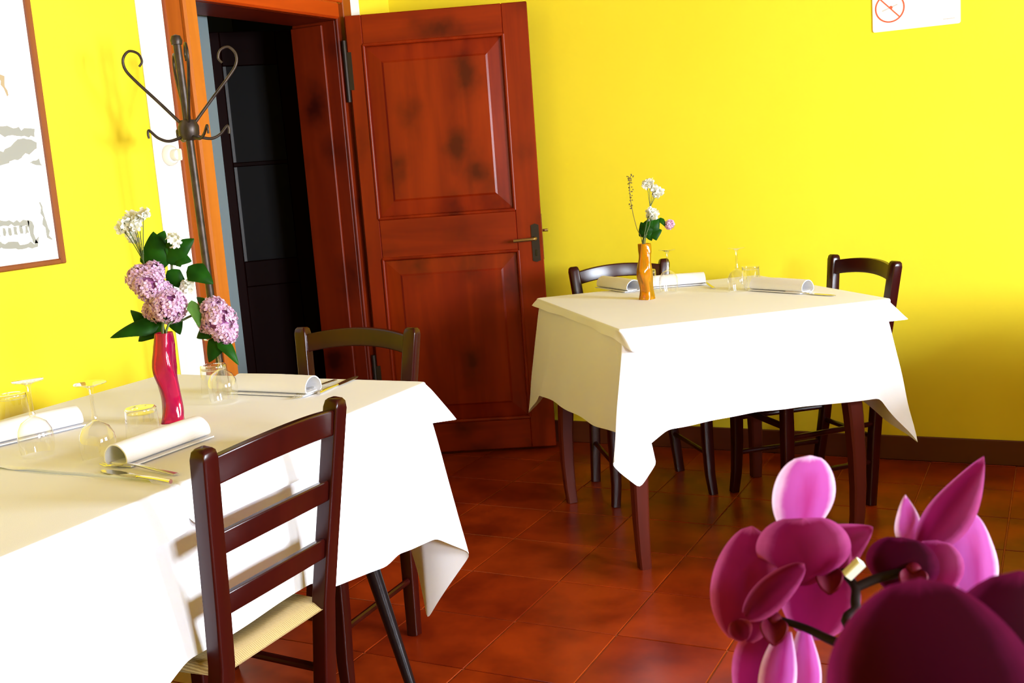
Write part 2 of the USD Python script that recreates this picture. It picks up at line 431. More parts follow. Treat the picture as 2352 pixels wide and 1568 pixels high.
for k, (a, b) in enumerate(WINDOWS):
    w = thing(f'window_{k + 1}', f'white casement window {"nearest the viewer" if k == 0 else "nearest the back wall"} in the right wall', kind='structure')
    x0, x1 = XR + 0.08, XR + 0.13
    for (p, q, r, s) in ((a, a + 0.05, WZ0, WZ1), (b - 0.05, b, WZ0, WZ1), (a, b, WZ0, WZ0 + 0.05), (a, b, WZ1 - 0.05, WZ1)):
        part('window_frame', box(x0, x1, p, q, r, s, 0.003), 'white_paint', w)
    c = (a + b) / 2
    part('mullion', box(x0, x1, c - 0.035, c + 0.035, WZ0, WZ1, 0.003), 'white_paint', w)
    for p, q in ((a + 0.05, c - 0.035), (c + 0.035, b - 0.05)):
        part('pane', box(x0 + 0.02, x0 + 0.026, p, q, WZ0 + 0.05, WZ1 - 0.05, 0), 'window_glass', w, smooth=False)
    part('window_sill', box(XR - 0.04, x0, a - 0.03, b + 0.03, WZ0 - 0.03, WZ0, 0.003), 'white_paint', w)

# ---- doorway: casing, jambs, white painted band
t = thing('trim_1', 'orange-brown varnished wooden frame around the dark doorway', kind='structure')
part('casing', box(XL, XL + 0.018, 3.019, 3.095, 0, 2.10, 0.004), 'casing_wood', t)
part('casing_bead', box(XL, XL + 0.034, 3.098, YD0, 0, ZD + 0.07, 0.008), 'frame_wood', t)
part('casing', box(XL, XL + 0.014, 4.106, 4.169, 0, 2.10, 0.004), 'casing_wood', t)
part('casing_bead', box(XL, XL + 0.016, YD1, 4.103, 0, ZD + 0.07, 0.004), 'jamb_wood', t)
part('head_bead', box(XL, XL + 0.034, YD0, YD1, ZD, ZD + 0.07, 0.008), 'frame_wood_shaded', t)
part('head_casing', box(XL, XL + 0.018, 3.098, 4.103, ZD + 0.073, 2.10, 0.004), 'frame_wood_shaded', t)
part('jamb', box(-3.045, XL, YD0 - 0.03, YD0, 0, ZD, 0.003), 'jamb_wood', t)
part('jamb', box(-3.045, XL, YD1, YD1 + 0.03, 0, ZD, 0.003), 'jamb_wood', t)
part('door_stop', box(-3.045, XL - 0.06, YD1 - 0.014, YD1, 0, ZD - 0.014, 0.004), 'jamb_wood', t)
part('head_jamb', box(-3.045, XL, YD0 - 0.03, YD1 + 0.03, ZD, ZD + 0.03, 0.003), 'jamb_wood', t)
t = thing('trim_2', 'white painted band around the wooden doorway frame', kind='structure')
part('plaster_band', box(XL, XL + 0.004, 2.893, 3.019, 0, 2.2, 0.001), 'white_paint', t)
part('plaster_band', box(XL, XL + 0.004, 4.169, 4.248, 0, 2.2, 0.001), 'white_paint', t)
part('plaster_band', box(XL, XL + 0.004, 3.019, 4.169, 2.10, 2.2, 0.001), 'white_paint', t)

# ---- dark passage behind the doorway
part('wall_passage', [tm(box(-4.6, -4.5, 2.4, 5.5, 0, ZC, 0)), tm(box(-4.6, -3.04, 5.4, 5.5, 0, ZC, 0)), tm(box(-4.6, -3.04, 2.4, 2.5, 0, ZC, 0))], 'corridor_shade', label='walls of the unlit passage behind the doorway, their shade put into the colour', kind='structure')
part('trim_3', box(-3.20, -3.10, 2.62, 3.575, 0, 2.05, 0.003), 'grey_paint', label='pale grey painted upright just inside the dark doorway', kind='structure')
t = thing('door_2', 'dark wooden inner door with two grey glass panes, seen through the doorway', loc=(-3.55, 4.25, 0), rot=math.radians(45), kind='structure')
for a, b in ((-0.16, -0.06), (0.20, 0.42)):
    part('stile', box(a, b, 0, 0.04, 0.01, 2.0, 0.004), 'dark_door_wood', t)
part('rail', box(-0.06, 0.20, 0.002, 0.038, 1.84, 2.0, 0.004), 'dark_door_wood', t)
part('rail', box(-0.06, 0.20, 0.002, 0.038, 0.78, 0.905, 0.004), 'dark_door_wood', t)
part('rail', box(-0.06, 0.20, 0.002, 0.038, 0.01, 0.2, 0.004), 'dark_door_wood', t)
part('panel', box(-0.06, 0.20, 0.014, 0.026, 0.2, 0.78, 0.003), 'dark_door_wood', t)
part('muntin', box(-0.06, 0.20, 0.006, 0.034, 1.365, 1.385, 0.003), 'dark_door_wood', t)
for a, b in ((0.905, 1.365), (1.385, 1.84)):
    part('pane_glint', box(-0.06, -0.043, -0.002, 0.016, a, b, 0.002), 'dim_glint', t)  # reflection at the pane edge, built as a paler strip
    part('pane', box(-0.06, 0.20, 0.016, 0.022, a, b, 0.001), 'shaded_glass', t, label='frosted glass pane with the passage shade in its colour')

# ---- the open door
DROT = math.radians(23.43)
t = thing('door_1', 'open reddish pine door with two raised panels, swung back towards the yellow wall', loc=(-2.80, 4.05, 0), rot=DROT, kind='structure')
DH = 1.962
part('stile', box(0.03, 0.10, 0, 0.04, 0.012, DH, 0.003), 'door_wood', t)
part('stile', box(0.705, 0.815, 0, 0.04, 0.012, DH, 0.003), 'door_wood', t)
part('rail', box(0.10, 0.705, 0.0005, 0.0395, 1.835, DH, 0.003), 'door_wood_cross', t)
part('rail', box(0.10, 0.705, 0.0005, 0.0395, 0.908, 1.087, 0.003), 'door_wood_cross', t)
part('rail', box(0.10, 0.705, 0.0005, 0.0395, 0.012, 0.152, 0.003), 'door_wood_cross', t)
for a, b in ((1.087, 1.835), (0.152, 0.908)):
    x0, x1 = 0.10, 0.705
    q = lambda m, yy: [(x0 + m, yy, a + m), (x1 - m, yy, a + m), (x1 - m, yy, b - m), (x0 + m, yy, b - m)]
    rings = [q(0, 0.030), q(0, 0.016), q(0.072, 0.007), q(0.080, 0.003), q(0.081, 0.0025)]
    pn = part('panel', loft(np.array(rings)), 'door_wood', t, smooth=False)
    # the quirked bead around the panel
    for (p0, p1) in (((x0, a), (x0, b)), ((x1, a), (x1, b)), ((x0, b), (x1, b)), ((x0, a), (x1, a))):
        part('bead', tube([(p0[0], 0.004, p0[1]), (p1[0], 0.004, p1[1])], 0.009, 8), 'door_wood', pn, smooth=60)
hp = part('handle_plate', hull([(0.785 + sx * 0.017, yy, z) for sx in (-1, 1) for yy in (0, -0.004) for z in (0.858, 1.014)] + [(0.785, yy, z) for yy in (0, -0.004) for z in (0.852, 1.021)]), 'hinge_metal', t)
part('lever', tube(spline([(0.785, -0.002, 0.957), (0.785, -0.045, 0.957), (0.77, -0.052, 0.956), (0.73, -0.052, 0.955), (0.69, -0.05, 0.953)], 20), 0.0075, 10), 'brass', hp, label='bronze lever handle')
part('keyhole', box(0.781, 0.789, -0.006, -0.003, 0.878, 0.906, 0.001), 'black_wood', hp)
part('lever', tube(spline([(0.785, 0.042, 0.985), (0.785, 0.064, 0.985), (0.80, 0.066, 0.985), (0.836, 0.060, 0.985), (0.842, 0.059, 0.985)], 14), [0.007] * 12 + [0.010, 0.008], 12), 'steel', t, label='shiny lever end behind the door edge')
part('latch_plate', box(0.815, 0.8175, 0.008, 0.032, 0.86, 1.06, 0.0008), 'brass', t)
for z in (1.60, 0.22):
    h = part('hinge', tube([(0.018, 0.004, z), (0.018, 0.004, z + 0.26)], 0.010, 10), 'hinge_metal', t, label='dark iron hinge')
    part('hinge_leaf', box(0.026, 0.046, -0.002, 0.0, z + 0.05, z + 0.21, 0.0005), 'hinge_metal', h)

# ================================================================== furniture
# ---- ladder-back chair with a rush seat, sitter facing +y
NEAR = (-1.543, 1.548, 0)
ch = thing('dining_chair', 'dark mahogany ladder-back chair with straw seat, nearest the viewer at the left table', 'chair', NEAR, math.radians(90), 'dark ladder-back chairs around the two tables')


def half(z):
    return np.interp(z, [0, 0.25, 0.45, 0.56, 0.70, 0.86], [0.178, 0.160, 0.154, 0.163, 0.176, 0.190])


def backy(z):
    return -0.14 - 0.128 * z


for s in (-1, 1):
    zs = np.array([0, 0.12, 0.25, 0.36, 0.45, 0.56, 0.64, 0.72, 0.80, 0.845, 0.858, 0.863])
    k = np.array([0.85, 0.92, 1, 1, 1, 1, 1, 1, 1, 1, 0.86, 0.6])
    part('back_post', post(np.stack([s * half(zs), backy(zs), zs], 1), 0.040 * k, 0.036 * k), 'chair_wood', ch, smooth=50)
for s in (-1, 1):
    zs = np.array([0, 0.08, 0.2, 0.32, 0.44])
    part('front_leg', post(np.stack([s * np.array([0.192, 0.184, 0.182, 0.182, 0.182]), np.array([0.205, 0.197, 0.19, 0.188, 0.188]), zs], 1), [0.03, 0.034, 0.038, 0.04, 0.038], [0.03, 0.034, 0.038, 0.04, 0.038]), 'chair_wood', ch, smooth=50)


def slat(z0, z1, rise, bow, th=0.016):
    n = 17
    zc, h = (z0 + z1) / 2, z1 - z0
    rings = []
    for x in np.linspace(-1, 1, n):
        e = 1 - x * x
        xx = x * (half(zc) - 0.012)
        yy, zz = backy(zc) - bow * e, rise * e
        c = th / 2
        sec = [(-c, z0 + 0.004), (-c + 0.003, z0), (c - 0.003, z0), (c, z0 + 0.004), (c, z1 - 0.004), (c - 0.003, z1), (-c + 0.003, z1), (-c, z1 - 0.004)]
        rings.append([(xx, yy + a - 0.128 * (b - zc), b + zz) for a, b in sec])
    return loft(np.array(rings))


part('top_rail', slat(0.790, 0.842, 0.016, 0.030, 0.02), 'chair_wood', ch, smooth=40)
part('slat', slat(0.658, 0.701, 0.010, 0.020), 'chair_wood', ch, smooth=40)
part('slat', slat(0.540, 0.582, 0.008, 0.015), 'chair_wood', ch, smooth=40)
for z in (0.29, 0.155):
    for s in (-1, 1):
        part('side_stretcher', tube([(s * half(z), backy(z), z), (s * 0.182, 0.19, z)], 0.0095, 10), 'chair_wood', ch)
part('front_stretcher', tube([(-0.182, 0.19, 0.33), (0.182, 0.19, 0.33)], 0.012, 10), 'chair_wood', ch)
part('back_stretcher', tube([(-half(0.24), backy(0.24), 0.24), (half(0.24), backy(0.24), 0.24)], 0.0095, 10), 'chair_wood', ch)
# rush seat: four woven triangles that dip towards the middle
n = 25
G = np.zeros((n, n, 3))
for a in range(n):
    for b in range(n):
        p, q = 2 * a / (n - 1) - 1, 2 * b / (n - 1) - 1
        yy = 0.0 + q * 0.205
        hw = np.interp(q, [-1, 1], [0.168, 0.212])
        e = max(abs(p), abs(q))
        zz = 0.452 - 0.010 * (1 - e ** 2) - (0.016 * max(0, (e - 0.88) / 0.12) ** 2) + 0.0015 * math.sin(60 * e)
        G[a, b] = (p * hw, yy, zz)
Gb = G.copy()
Gb[..., 2] = 0.424 + 0.012 * np.clip((np.maximum(np.abs(np.linspace(-1, 1, n))[:, None], np.abs(np.linspace(-1, 1, n))[None]) - 0.88) / 0.12, 0, 1) ** 2
lp = lambda X: np.concatenate([X[:, 0], X[-1, 1:], X[-2::-1, -1], X[0, -2:0:-1]])
A, B = lp(G), lp(Gb)
mid = (A + B) / 2
mid[:, :2] *= 1.02
mid[:, 1] += 0.0
seat = trimesh.util.concatenate([sheet(G), sheet(Gb), loft(np.stack([A, mid, B]), cap=False)])
part('seat', seat, 'rush', ch, smooth=60, label='woven straw seat')
GC = 'dark ladder-back chairs around the two tables'
copy(ch, (-1.815, 2.32, 0), math.pi, 'dark mahogany ladder-back chair at the far end of the left table, before the doorway', GC)
copy(ch, (-1.458, 3.938, 0), math.radians(217), 'dark ladder-back chair behind the orange vase, by the open door side of the far table', GC)
copy(ch, (-0.833, 3.935, 0), math.radians(133), 'dark ladder-back chair on the right of the far table, against the yellow wall', GC)

# ---- left table (black splayed legs)
TX0, TX1, TY0, TY1, TZ = -2.285, -1.432, 0.42, 2.280, 0.770
t1 = thing('dining_table', 'long table with black splayed round legs under white cloths on the left', 'table', ((TX0 + TX1) / 2, (TY0 + TY1) / 2, 0))
part('tabletop', box(TX0 + 0.006, TX1 - 0.006, TY0 + 0.006, TY1 - 0.006, TZ - 0.036, TZ - 0.002, 0.004), 'table_wood', t1, world=True)
for sx in (-1, 1):
    for sy in (-1, 1):
        cx, cy = (TX0 + TX1) / 2, (TY0 + TY1) / 2 - 0.06
        top = (cx + sx * 0.34, cy + sy * 0.70, TZ - 0.036)
        foot = (cx + sx * 0.468, cy + sy * 0.79, 0)
        part('leg', tube(np.linspace(top, foot, 6), np.linspace(0.024, 0.012, 6), 16), 'black_wood', t1, world=True)

# ---- far table (brown sabre legs), turned to the wall
TA = math.radians(41)
tc = np.array([-1.142, 3.68, 0])
U, V = np.array([math.cos(TA), math.sin(TA), 0]), np.array([-math.sin(TA), math.cos(TA), 0])
T2Z = 0.778
t2 = thing('dining_table', 'square table with brown curved legs under a white cloth by the yellow wall', 'table', tc, TA)
part('tabletop', box(-0.435, 0.435, -0.445, 0.425, T2Z - 0.03, T2Z - 0.002, 0.004), 'table_wood', t2)
feet = {'F': (-1.180, 3.112), 'R': (-0.612, 3.600), 'B': (-1.085, 4.15), 'L': (-1.672, 3.672)}
for q, (fx, fy) in feet.items():
    l = np.array([(fx - tc[0]) * U[0] + (fy - tc[1]) * U[1], (fx - tc[0]) * V[0] + (fy - tc[1]) * V[1]])
    o = l / np.linalg.norm(l)
    zs = np.array([0, 0.06, 0.16, 0.28, 0.40, 0.52, 0.64, 0.746])
    off = np.array([0.0, 0.006, 0.010, 0.008, 0.0, -0.012, -0.022, -0.028])
    part('leg', post(np.stack([l[0] + o[0] * off, l[1] + o[1] * off, zs], 1), np.array([0.038, 0.040, 0.044, 0.048, 0.052, 0.055, 0.057, 0.057]), np.array([0.038, 0.040, 0.044, 0.048, 0.052, 0.055, 0.057, 0.057])), 'table_wood', t2, smooth=40)
for v0, v1, a, b in ((-0.40, -0.38, -0.36, 0.36), (0.36, 0.38, -0.36, 0.36)):
    part('apron', box(a, b, v0, v1, T2Z - 0.10, T2Z - 0.03, 0.003), 'table_wood', t2)
for a, b in ((-0.40, -0.38), (0.36, 0.38)):
    part('apron', box(a, b, -0.36, 0.34, T2Z - 0.10, T2Z - 0.03, 0.003), 'table_wood', t2)


# ---- cloths: a flat top, a rounded rim and sides that fall to a measured hem
def drape(top, hem, ztop, step=0.012, rows=18, amp=0.006, freq=22.0, seed=0, roll=0.014):
    """top: control points (x, y) around the table's edge; hem: the hem point (x, y, z) below each."""
    T, Hm = np.asarray(top, float), np.asarray(hem, float)
    n = len(T)
    Ts, Hs = [], []
    for k in range(n):
        a, b = T[k], T[(k + 1) % n]
        ha, hb = Hm[k], Hm[(k + 1) % n]
        m = max(2, int(max(np.linalg.norm(b - a), np.linalg.norm(hb - ha)) / step))
        s = np.linspace(0, 1, m, endpoint=False)[:, None]
        Ts.append(a + (b - a) * s)
        Hs.append(ha + (hb - ha) * s)
    T, Hm = np.vstack(Ts), np.vstack(Hs)
    for _ in range(2):                              # soften the corners of both lines
        T = (np.roll(T, 1, 0) + 2 * T + np.roll(T, -1, 0)) / 4
        Hm = (np.roll(Hm, 1, 0) + 2 * Hm + np.roll(Hm, -1, 0)) / 4
    c = T.mean(0)
    d = np.roll(T, -1, 0) - np.roll(T, 1, 0)
    for _ in range(6):
        d = (np.roll(d, 1, 0) + d + np.roll(d, -1, 0)) / 3
    nrm = np.stack([d[:, 1], -d[:, 0]], 1)
    nrm /= np.linalg.norm(nrm, axis=1, keepdims=True) + 1e-12
    if ((T - c) * nrm).sum() < 0:
        nrm = -nrm
    z1 = np.full((len(T), 1), ztop)
    rings = [np.hstack([c + (T - c) * f, z1]) for f in (0.0, 0.3, 0.6, 0.85, 0.97)]
    rings.append(np.hstack([T - nrm * 0.003, z1]))
    E = None
    for g in np.linspace(0.25, 1, 4) * np.pi / 2:
        E = np.hstack([T - nrm * 0.003 + nrm * roll * math.sin(g), z1 - roll * (1 - math.cos(g))])
        rings.append(E)
    L = np.cumsum(np.linalg.norm(np.roll(Hm, -1, 0) - Hm, axis=1))
    fold = np.sin(L * freq + seed) * 0.6 + np.sin(L * freq * 0.43 + 1.7 * seed + 1) * 0.8
    for s in np.linspace(0, 1, rows)[1:]:
        P = E + (Hm - E) * s
        P[:, :2] = E[:, :2] + (Hm[:, :2] - E[:, :2]) * (s ** 0.85)
        P[:, :2] += nrm * (amp * s * fold)[:, None]
        P += (meshkit.noise(P * 9.0 + seed, seed)[:, None] - 0.5) * 0.006 * s
        rings.append(P)
    return loft(np.array(rings), cap=False)


# left table: the long white cloth
top = [(TX1, TY0), (TX1, 0.9), (TX1, 1.28), (TX1, 1.37), (TX1, 1.73), (TX1, 1.78), (TX1, 2.00), (TX1, 2.04), (TX1, 2.255), (TX1 - 0.006, 2.272), (TX1 - 0.03, 2.28), (-1.60, TY1), (-2.0, TY1), (TX0, TY1), (TX0, TY1 - 0.03), (TX0, 1.4), (TX0, TY0), (-1.9, TY0)]
hem = [(-1.38, 0.40, 0.40), (-1.385, 0.9, 0.41), (-1.39, 1.27, 0.43), (-1.392, 1.36, 0.466), (-1.392, 1.74, 0.466), (-1.39, 1.79, 0.432), (-1.388, 1.995, 0.404), (-1.388, 2.045, 0.417), (-1.392, 2.236, 0.386),
       (-1.342, 2.305, 0.325), (-1.475, 2.285, 0.140), (-1.55, 2.33, 0.37), (-2.0, 2.33, 0.38), (-2.33, 2.33, 0.25), (-2.33, 2.25, 0.37), (-2.33, 1.4, 0.38), (-2.33, 0.40, 0.3), (-1.9, 0.38, 0.38)]
part('tablecloth', drape(top, hem, TZ, seed=2, amp=0.004), 'cloth', label='long white tablecloth hanging to chair-seat height on the left table', cat='tablecloth', smooth=70)


ov = TZ + 0.004
X1 = TX1 + 0.012
top = [(X1, 1.43), (X1, 1.8), (X1, 2.26), (X1 - 0.004, 2.288), (X1 - 0.02, 2.292), (-1.9, 2.292), (TX0 - 0.01, 2.292), (TX0 - 0.01, 2.0), (TX0 - 0.01, 1.44)] + [(x, 1.434 + 0.003 * math.sin(19 * x)) for x in np.linspace(-2.2, -1.5, 15)]
hem = [(X1 + 0.026, 1.43, 0.690), (X1 + 0.026, 1.8, 0.690), (X1 + 0.030, 2.22, 0.682), (X1 + 0.064, 2.325, 0.668), (X1 - 0.04, 2.325, 0.69), (-1.9, 2.325, 0.70), (TX0 - 0.03, 2.33, 0.70), (TX0 - 0.03, 2.0, 0.70), (TX0 - 0.014, 1.432, ov + 0.002)] + [(x, 1.422 + 0.003 * math.sin(19 * x), ov + 0.004 + 0.005 * math.sin(37 * x + 1) * math.sin(11 * x)) for x in np.linspace(-2.2, -1.5, 15)]
part('top_cloth', drape(top, hem, ov, seed=5, rows=8, amp=0.002, roll=0.006), 'cloth', label='square white top cloth at the vase end of the left table', cat='tablecloth', smooth=70)
top = [(X1, 0.43), (X1, 0.9), (X1, 1.412), (-1.6, 1.410), (-1.75, 1.409), (-1.95, 1.411), (TX0 - 0.01, 1.412), (TX0 - 0.01, 0.9), (TX0 - 0.01, 0.43), (-1.8, 0.42)]
hem = [(X1 + 0.026, 0.40, 0.69), (X1 + 0.026, 0.9, 0.69), (X1 + 0.026, 1.414, 0.69), (-1.6, 1.416, ov - 0.0045), (-1.75, 1.415, ov - 0.0045), (-1.95, 1.417, ov - 0.0045), (TX0 - 0.03, 1.414, 0.70), (TX0 - 0.03, 0.9, 0.7), (TX0 - 0.03, 0.40, 0.68), (-1.8, 0.39, 0.69)]
part('top_cloth', drape(top, hem, ov - 0.001, seed=8, rows=8, amp=0.002, roll=0.006), 'cloth', label='square white top cloth at the near end of the left table, by the picture', cat='tablecloth', smooth=70)


# far table
def W2(u, v, z=None):
    p = tc + U * u + V * v
    return (p[0], p[1]) if z is None else (p[0], p[1], z)


h0, h1, w0, w1 = -0.452, 0.440, -0.458, 0.432
top = [W2(h0 + 0.035, w0), W2(-0.33, w0), W2(0, w0), W2(h1 - 0.03, w0), W2(h1, w0 + 0.03), W2(h1, 0), W2(h1, w1), W2(0, w1), W2(h0 + 0.02, w1), W2(h0, w1 - 0.03), W2(h0, 0.1), W2(h0, -0.3), W2(h0, w0 + 0.05), W2(h0 + 0.001, w0 + 0.03), W2(h0 + 0.004, w0 + 0.016), W2(h0 + 0.010, w0 + 0.006)]
FL = tc + U * h0 + V * w0
fold = lambda px, py, k: tuple(on(px, py, FL + V * k, V))       # the hanging corner fold, on planes along the table's front
hem = [fold(1486, 1026, -0.045), W2(-0.335, -0.487, 0.460), W2(-0.03, -0.485, 0.476), W2(0.40, -0.483, 0.468), (-0.413, 3.625, 0.305), W2(0.475, 0.02, 0.465), W2(0.48, 0.46, 0.3), W2(0, 0.46, 0.47), W2(-0.40, 0.465, 0.45),
       (-1.955, 3.925, 0.275), W2(-0.482, 0.42, 0.415), W2(-0.475, -0.22, 0.432), fold(1446, 1004, 0.03), fold(1513, 1058, 0.012), fold(1470, 1122, -0.01), fold(1403, 1062, -0.03)]
part('tablecloth', drape(top, hem, T2Z, seed=4, amp=0.005), 'cloth', label='white tablecloth with hanging corners on the far table', cat='tablecloth', smooth=70)
e = 0.012
top = [W2(h0 - e, w0 - e), W2(0, w0 - e), W2(h1 + e, w0 - e), W2(h1 + e, w0 + 0.02), W2(h1 + e, w1 + e), W2(0, w1 + e), W2(h0 - e, w1 + e), W2(h0 - e, 0), W2(h0 - e, w0 + 0.02)]
hem = [W2(h0 + 0.012, w0 - 0.048, 0.713), W2(0, w0 - 0.046, 0.711), W2(h1 - 0.03, w0 - 0.046, 0.716), (-0.432, 3.615, 0.716), W2(h1 + 0.035, w1 + 0.03, 0.73), W2(0, w1 + 0.035, 0.73), W2(h0 - 0.03, w1 + 0.025, 0.758), W2(h0 - 0.022, 0, 0.756), W2(h0 - 0.02, w0 + 0.03, 0.752)]
part('top_cloth', drape(top, hem, T2Z + 0.004, seed=9, rows=9, amp=0.003, roll=0.006), 'cloth', label='square white top cloth with an upturned corner on the far table', cat='tablecloth', smooth=70)

# ---- unseen cabinet added on the right to shade the back wall corner
sb = thing('added_sideboard', 'low dark wooden cabinet added unseen on the right to shade the back wall corner', 'added_sideboard', (0.8, 3.4, 0))
part('top', box(0.33, 1.27, 2.83, 3.97, 0.77, 0.80, 0.005), 'table_wood', sb, world=True)
part('body', box(0.36, 1.24, 2.86, 3.94, 0.06, 0.77, 0.003), 'table_wood', sb, world=True)
for k in range(2):
    dr = part('door', box(0.34, 0.36, 2.88 + 0.53 * k, 3.39 + 0.53 * k, 0.10, 0.74, 0.004), 'chair_wood', sb, world=True)
    part('knob', lathe([(0, 0), (0.008, 0.002), (0.012, 0.012), (0, 0.018)], 14, (0, 0, 0)) .apply_transform(trimesh.transformations.rotation_matrix(-math.pi / 2, [0, 1, 0])).apply_translation([-0.462, 3.34 + 0.1 * k - 3.4, 0.44]), 'brass', dr)
part('plinth', box(0.38, 1.22, 2.88, 3.92, 0.0, 0.06, 0.002), 'black_wood', sb, world=True)

# ================================================================== on the walls
t = thing('framed_picture', 'large pale engraving in a thin brown wooden frame on the left yellow wall', 'picture', (XL, 1.99, 1.07))
PY0, PY1, PZ0, PZ1 = 1.53, 2.449, 1.085, 1.99
for a, b, c, d, m in ((PY0, PY0 + 0.021, PZ0, PZ1, 'picture_wood'), (PY1 - 0.021, PY1, PZ0, PZ1, 'picture_wood'), (PY0 + 0.021, PY1 - 0.021, PZ0, PZ0 + 0.017, 'picture_wood'), (PY0 + 0.021, PY1 - 0.021, PZ1 - 0.017, PZ1, 'picture_wood')):
    part('frame', box(XL + 0.001, XL + 0.020, a, b, c, d, 0.004), m, t, world=True)
part('print', box(XL + 0.001, XL + 0.008, PY0 + 0.02, PY1 - 0.02, PZ0 + 0.016, PZ1 - 0.016, 0), 'paper', t, world=True, smooth=False)


def ink(pts, mt, seed, rag=0.006, h=0.0006):
    """A ragged patch of engraving on the sheet, in the wall's (y, z)."""
    P = np.array(pts, float)
    out = []
    for k in range(len(P)):
        a, b = P[k], P[(k + 1) % len(P)]
        for s in np.linspace(0, 1, max(2, int(np.linalg.norm(b - a) / 0.012)), endpoint=False):
            out.append(a + (b - a) * s)
    rg = np.random.RandomState(seed)
    pg = Polygon(np.array(out) + rg.uniform(-rag, rag, (len(out), 2))).buffer(0)
    pg = max(getattr(pg, 'geoms', [pg]), key=lambda g: g.area)
    m = extrude(pg, h)
    v = m.vertices
    return trimesh.Trimesh(np.stack([XL + 0.008 + v[:, 2], v[:, 0], v[:, 1]], 1), m.faces, process=False)


for k, (pts, mt) in enumerate([([(2.27, 1.510), (2.40, 1.497), (2.405, 1.475), (2.28, 1.484)], 'engraving_grey'), ([(2.29, 1.44), (2.34, 1.47), (2.40, 1.468), (2.405, 1.44), (2.35, 1.42), (2.28, 1.395), (2.2, 1.40), (2.2, 1.43)], 'engraving_grey'),
                               ([(2.37, 1.405), (2.41, 1.41), (2.412, 1.39), (2.38, 1.395)], 'engraving_grey'), ([(2.15, 1.245), (2.33, 1.225), (2.335, 1.213), (2.15, 1.23)], 'engraving_grey'),
                               ([(2.15, 1.175), (2.345, 1.158), (2.365, 1.175), (2.36, 1.155), (2.345, 1.145), (2.15, 1.158)], 'engraving_grey'), ([(2.335, 1.225), (2.348, 1.222), (2.355, 1.16), (2.34, 1.16)], 'engraving_grey'),
                               ([(2.385, 1.285), (2.392, 1.28), (2.40, 1.20), (2.412, 1.16), (2.40, 1.165), (2.388, 1.21)], 'engraving_grey'), ([(2.30, 1.66), (2.318, 1.655), (2.325, 1.61), (2.335, 1.598), (2.32, 1.598), (2.31, 1.63)], 'engraving_tan'),
                               ([(1.65, 1.5), (2.1, 1.49), (2.12, 1.43), (1.9, 1.38), (1.65, 1.42)], 'engraving_grey'), ([(1.7, 1.25), (2.0, 1.24), (2.02, 1.17), (1.7, 1.17)], 'engraving_grey')]):
    part('engraved_mark', ink(pts, mt, k), mt, t, world=True, smooth=False)
for k in range(9):
    y = 2.16 + 0.02 * k
    part('engraved_mark', ink([(y, 1.213), (y + 0.009, 1.212), (y + 0.009, 1.19), (y, 1.19)], 'engraving_grey', 20 + k, 0.002), 'engraving_grey', t, world=True, smooth=False)

t = thing('no_smoking_sign', 'white no-smoking notice high on the yellow back wall', 'sign', (-0.504, YB, 1.68))
w = Polygon([(-0.661, 1.68), (-0.35, 1.68), (-0.35, 1.90), (-0.661, 1.90)]).buffer(-0.008).buffer(0.008)


def wallprint(pg, y0, h):
    m = extrude(pg, h)
    v = m.vertices
    return trimesh.Trimesh(np.stack([v[:, 0], y0 - v[:, 2], v[:, 1]], 1), m.faces[:, ::-1], process=False)


part('board', wallprint(w, YB, 0.004), 'white_plastic', t, world=True)
c = Point(-0.598, 1.764)
ring = c.buffer(0.0535, 32).difference(c.buffer(0.0485, 32))
bar = Polygon([(-0.598 - 0.037, 1.764 + 0.035), (-0.598 - 0.034, 1.764 + 0.038), (-0.598 + 0.037, 1.764 - 0.035), (-0.598 + 0.034, 1.764 - 0.038)])
part('prohibition_ring', wallprint(ring.union(bar), YB - 0.004, 0.0006), 'red_print', t, world=True, smooth=False)
part('cigarette', wallprint(Polygon([(-0.625, 1.753), (-0.570, 1.772), (-0.571, 1.776), (-0.626, 1.757)]), YB - 0.004, 0.0005), 'grey_print', t, world=True, smooth=False)
part('cigarette_ember', wallprint(Point(-0.594, 1.765).buffer(0.006), YB - 0.004, 0.0007), 'red_print', t, world=True, smooth=False)
part('fine_print', wallprint(Polygon([(-0.41, 1.699), (-0.37, 1.699), (-0.37, 1.702), (-0.41, 1.702)]), YB - 0.004, 0.0004), 'grey_print', t, world=True, smooth=False)

t = thing('light_switch', 'old round white ceramic rotary switch on the white band beside the doorway', 'light switch', (XL + 0.004, 2.965, 1.405))


def turned(prof, n=28):
    m = lathe(prof, n)
    v = m.vertices
    return trimesh.Trimesh(np.stack([v[:, 2], v[:, 0], v[:, 1]], 1), m.faces, process=False)


part('base', turned([(0, 0), (0.036, 0), (0.037, 0.006), (0.034, 0.014), (0.027, 0.020), (0, 0.0205)]), 'ceramic', t)
part('knob', turned([(0, 0.018), (0.019, 0.02), (0.020, 0.036), (0.017, 0.042), (0, 0.043)]), 'white_plastic', t)
part('lever', hull([(x, y, z) for x in (0.040, 0.054) for y in (-0.004, 0.004) for z in (-0.02, 0.02)] + [(0.06, 0, -0.014), (0.06, 0, 0.014)]), 'white_plastic', t)

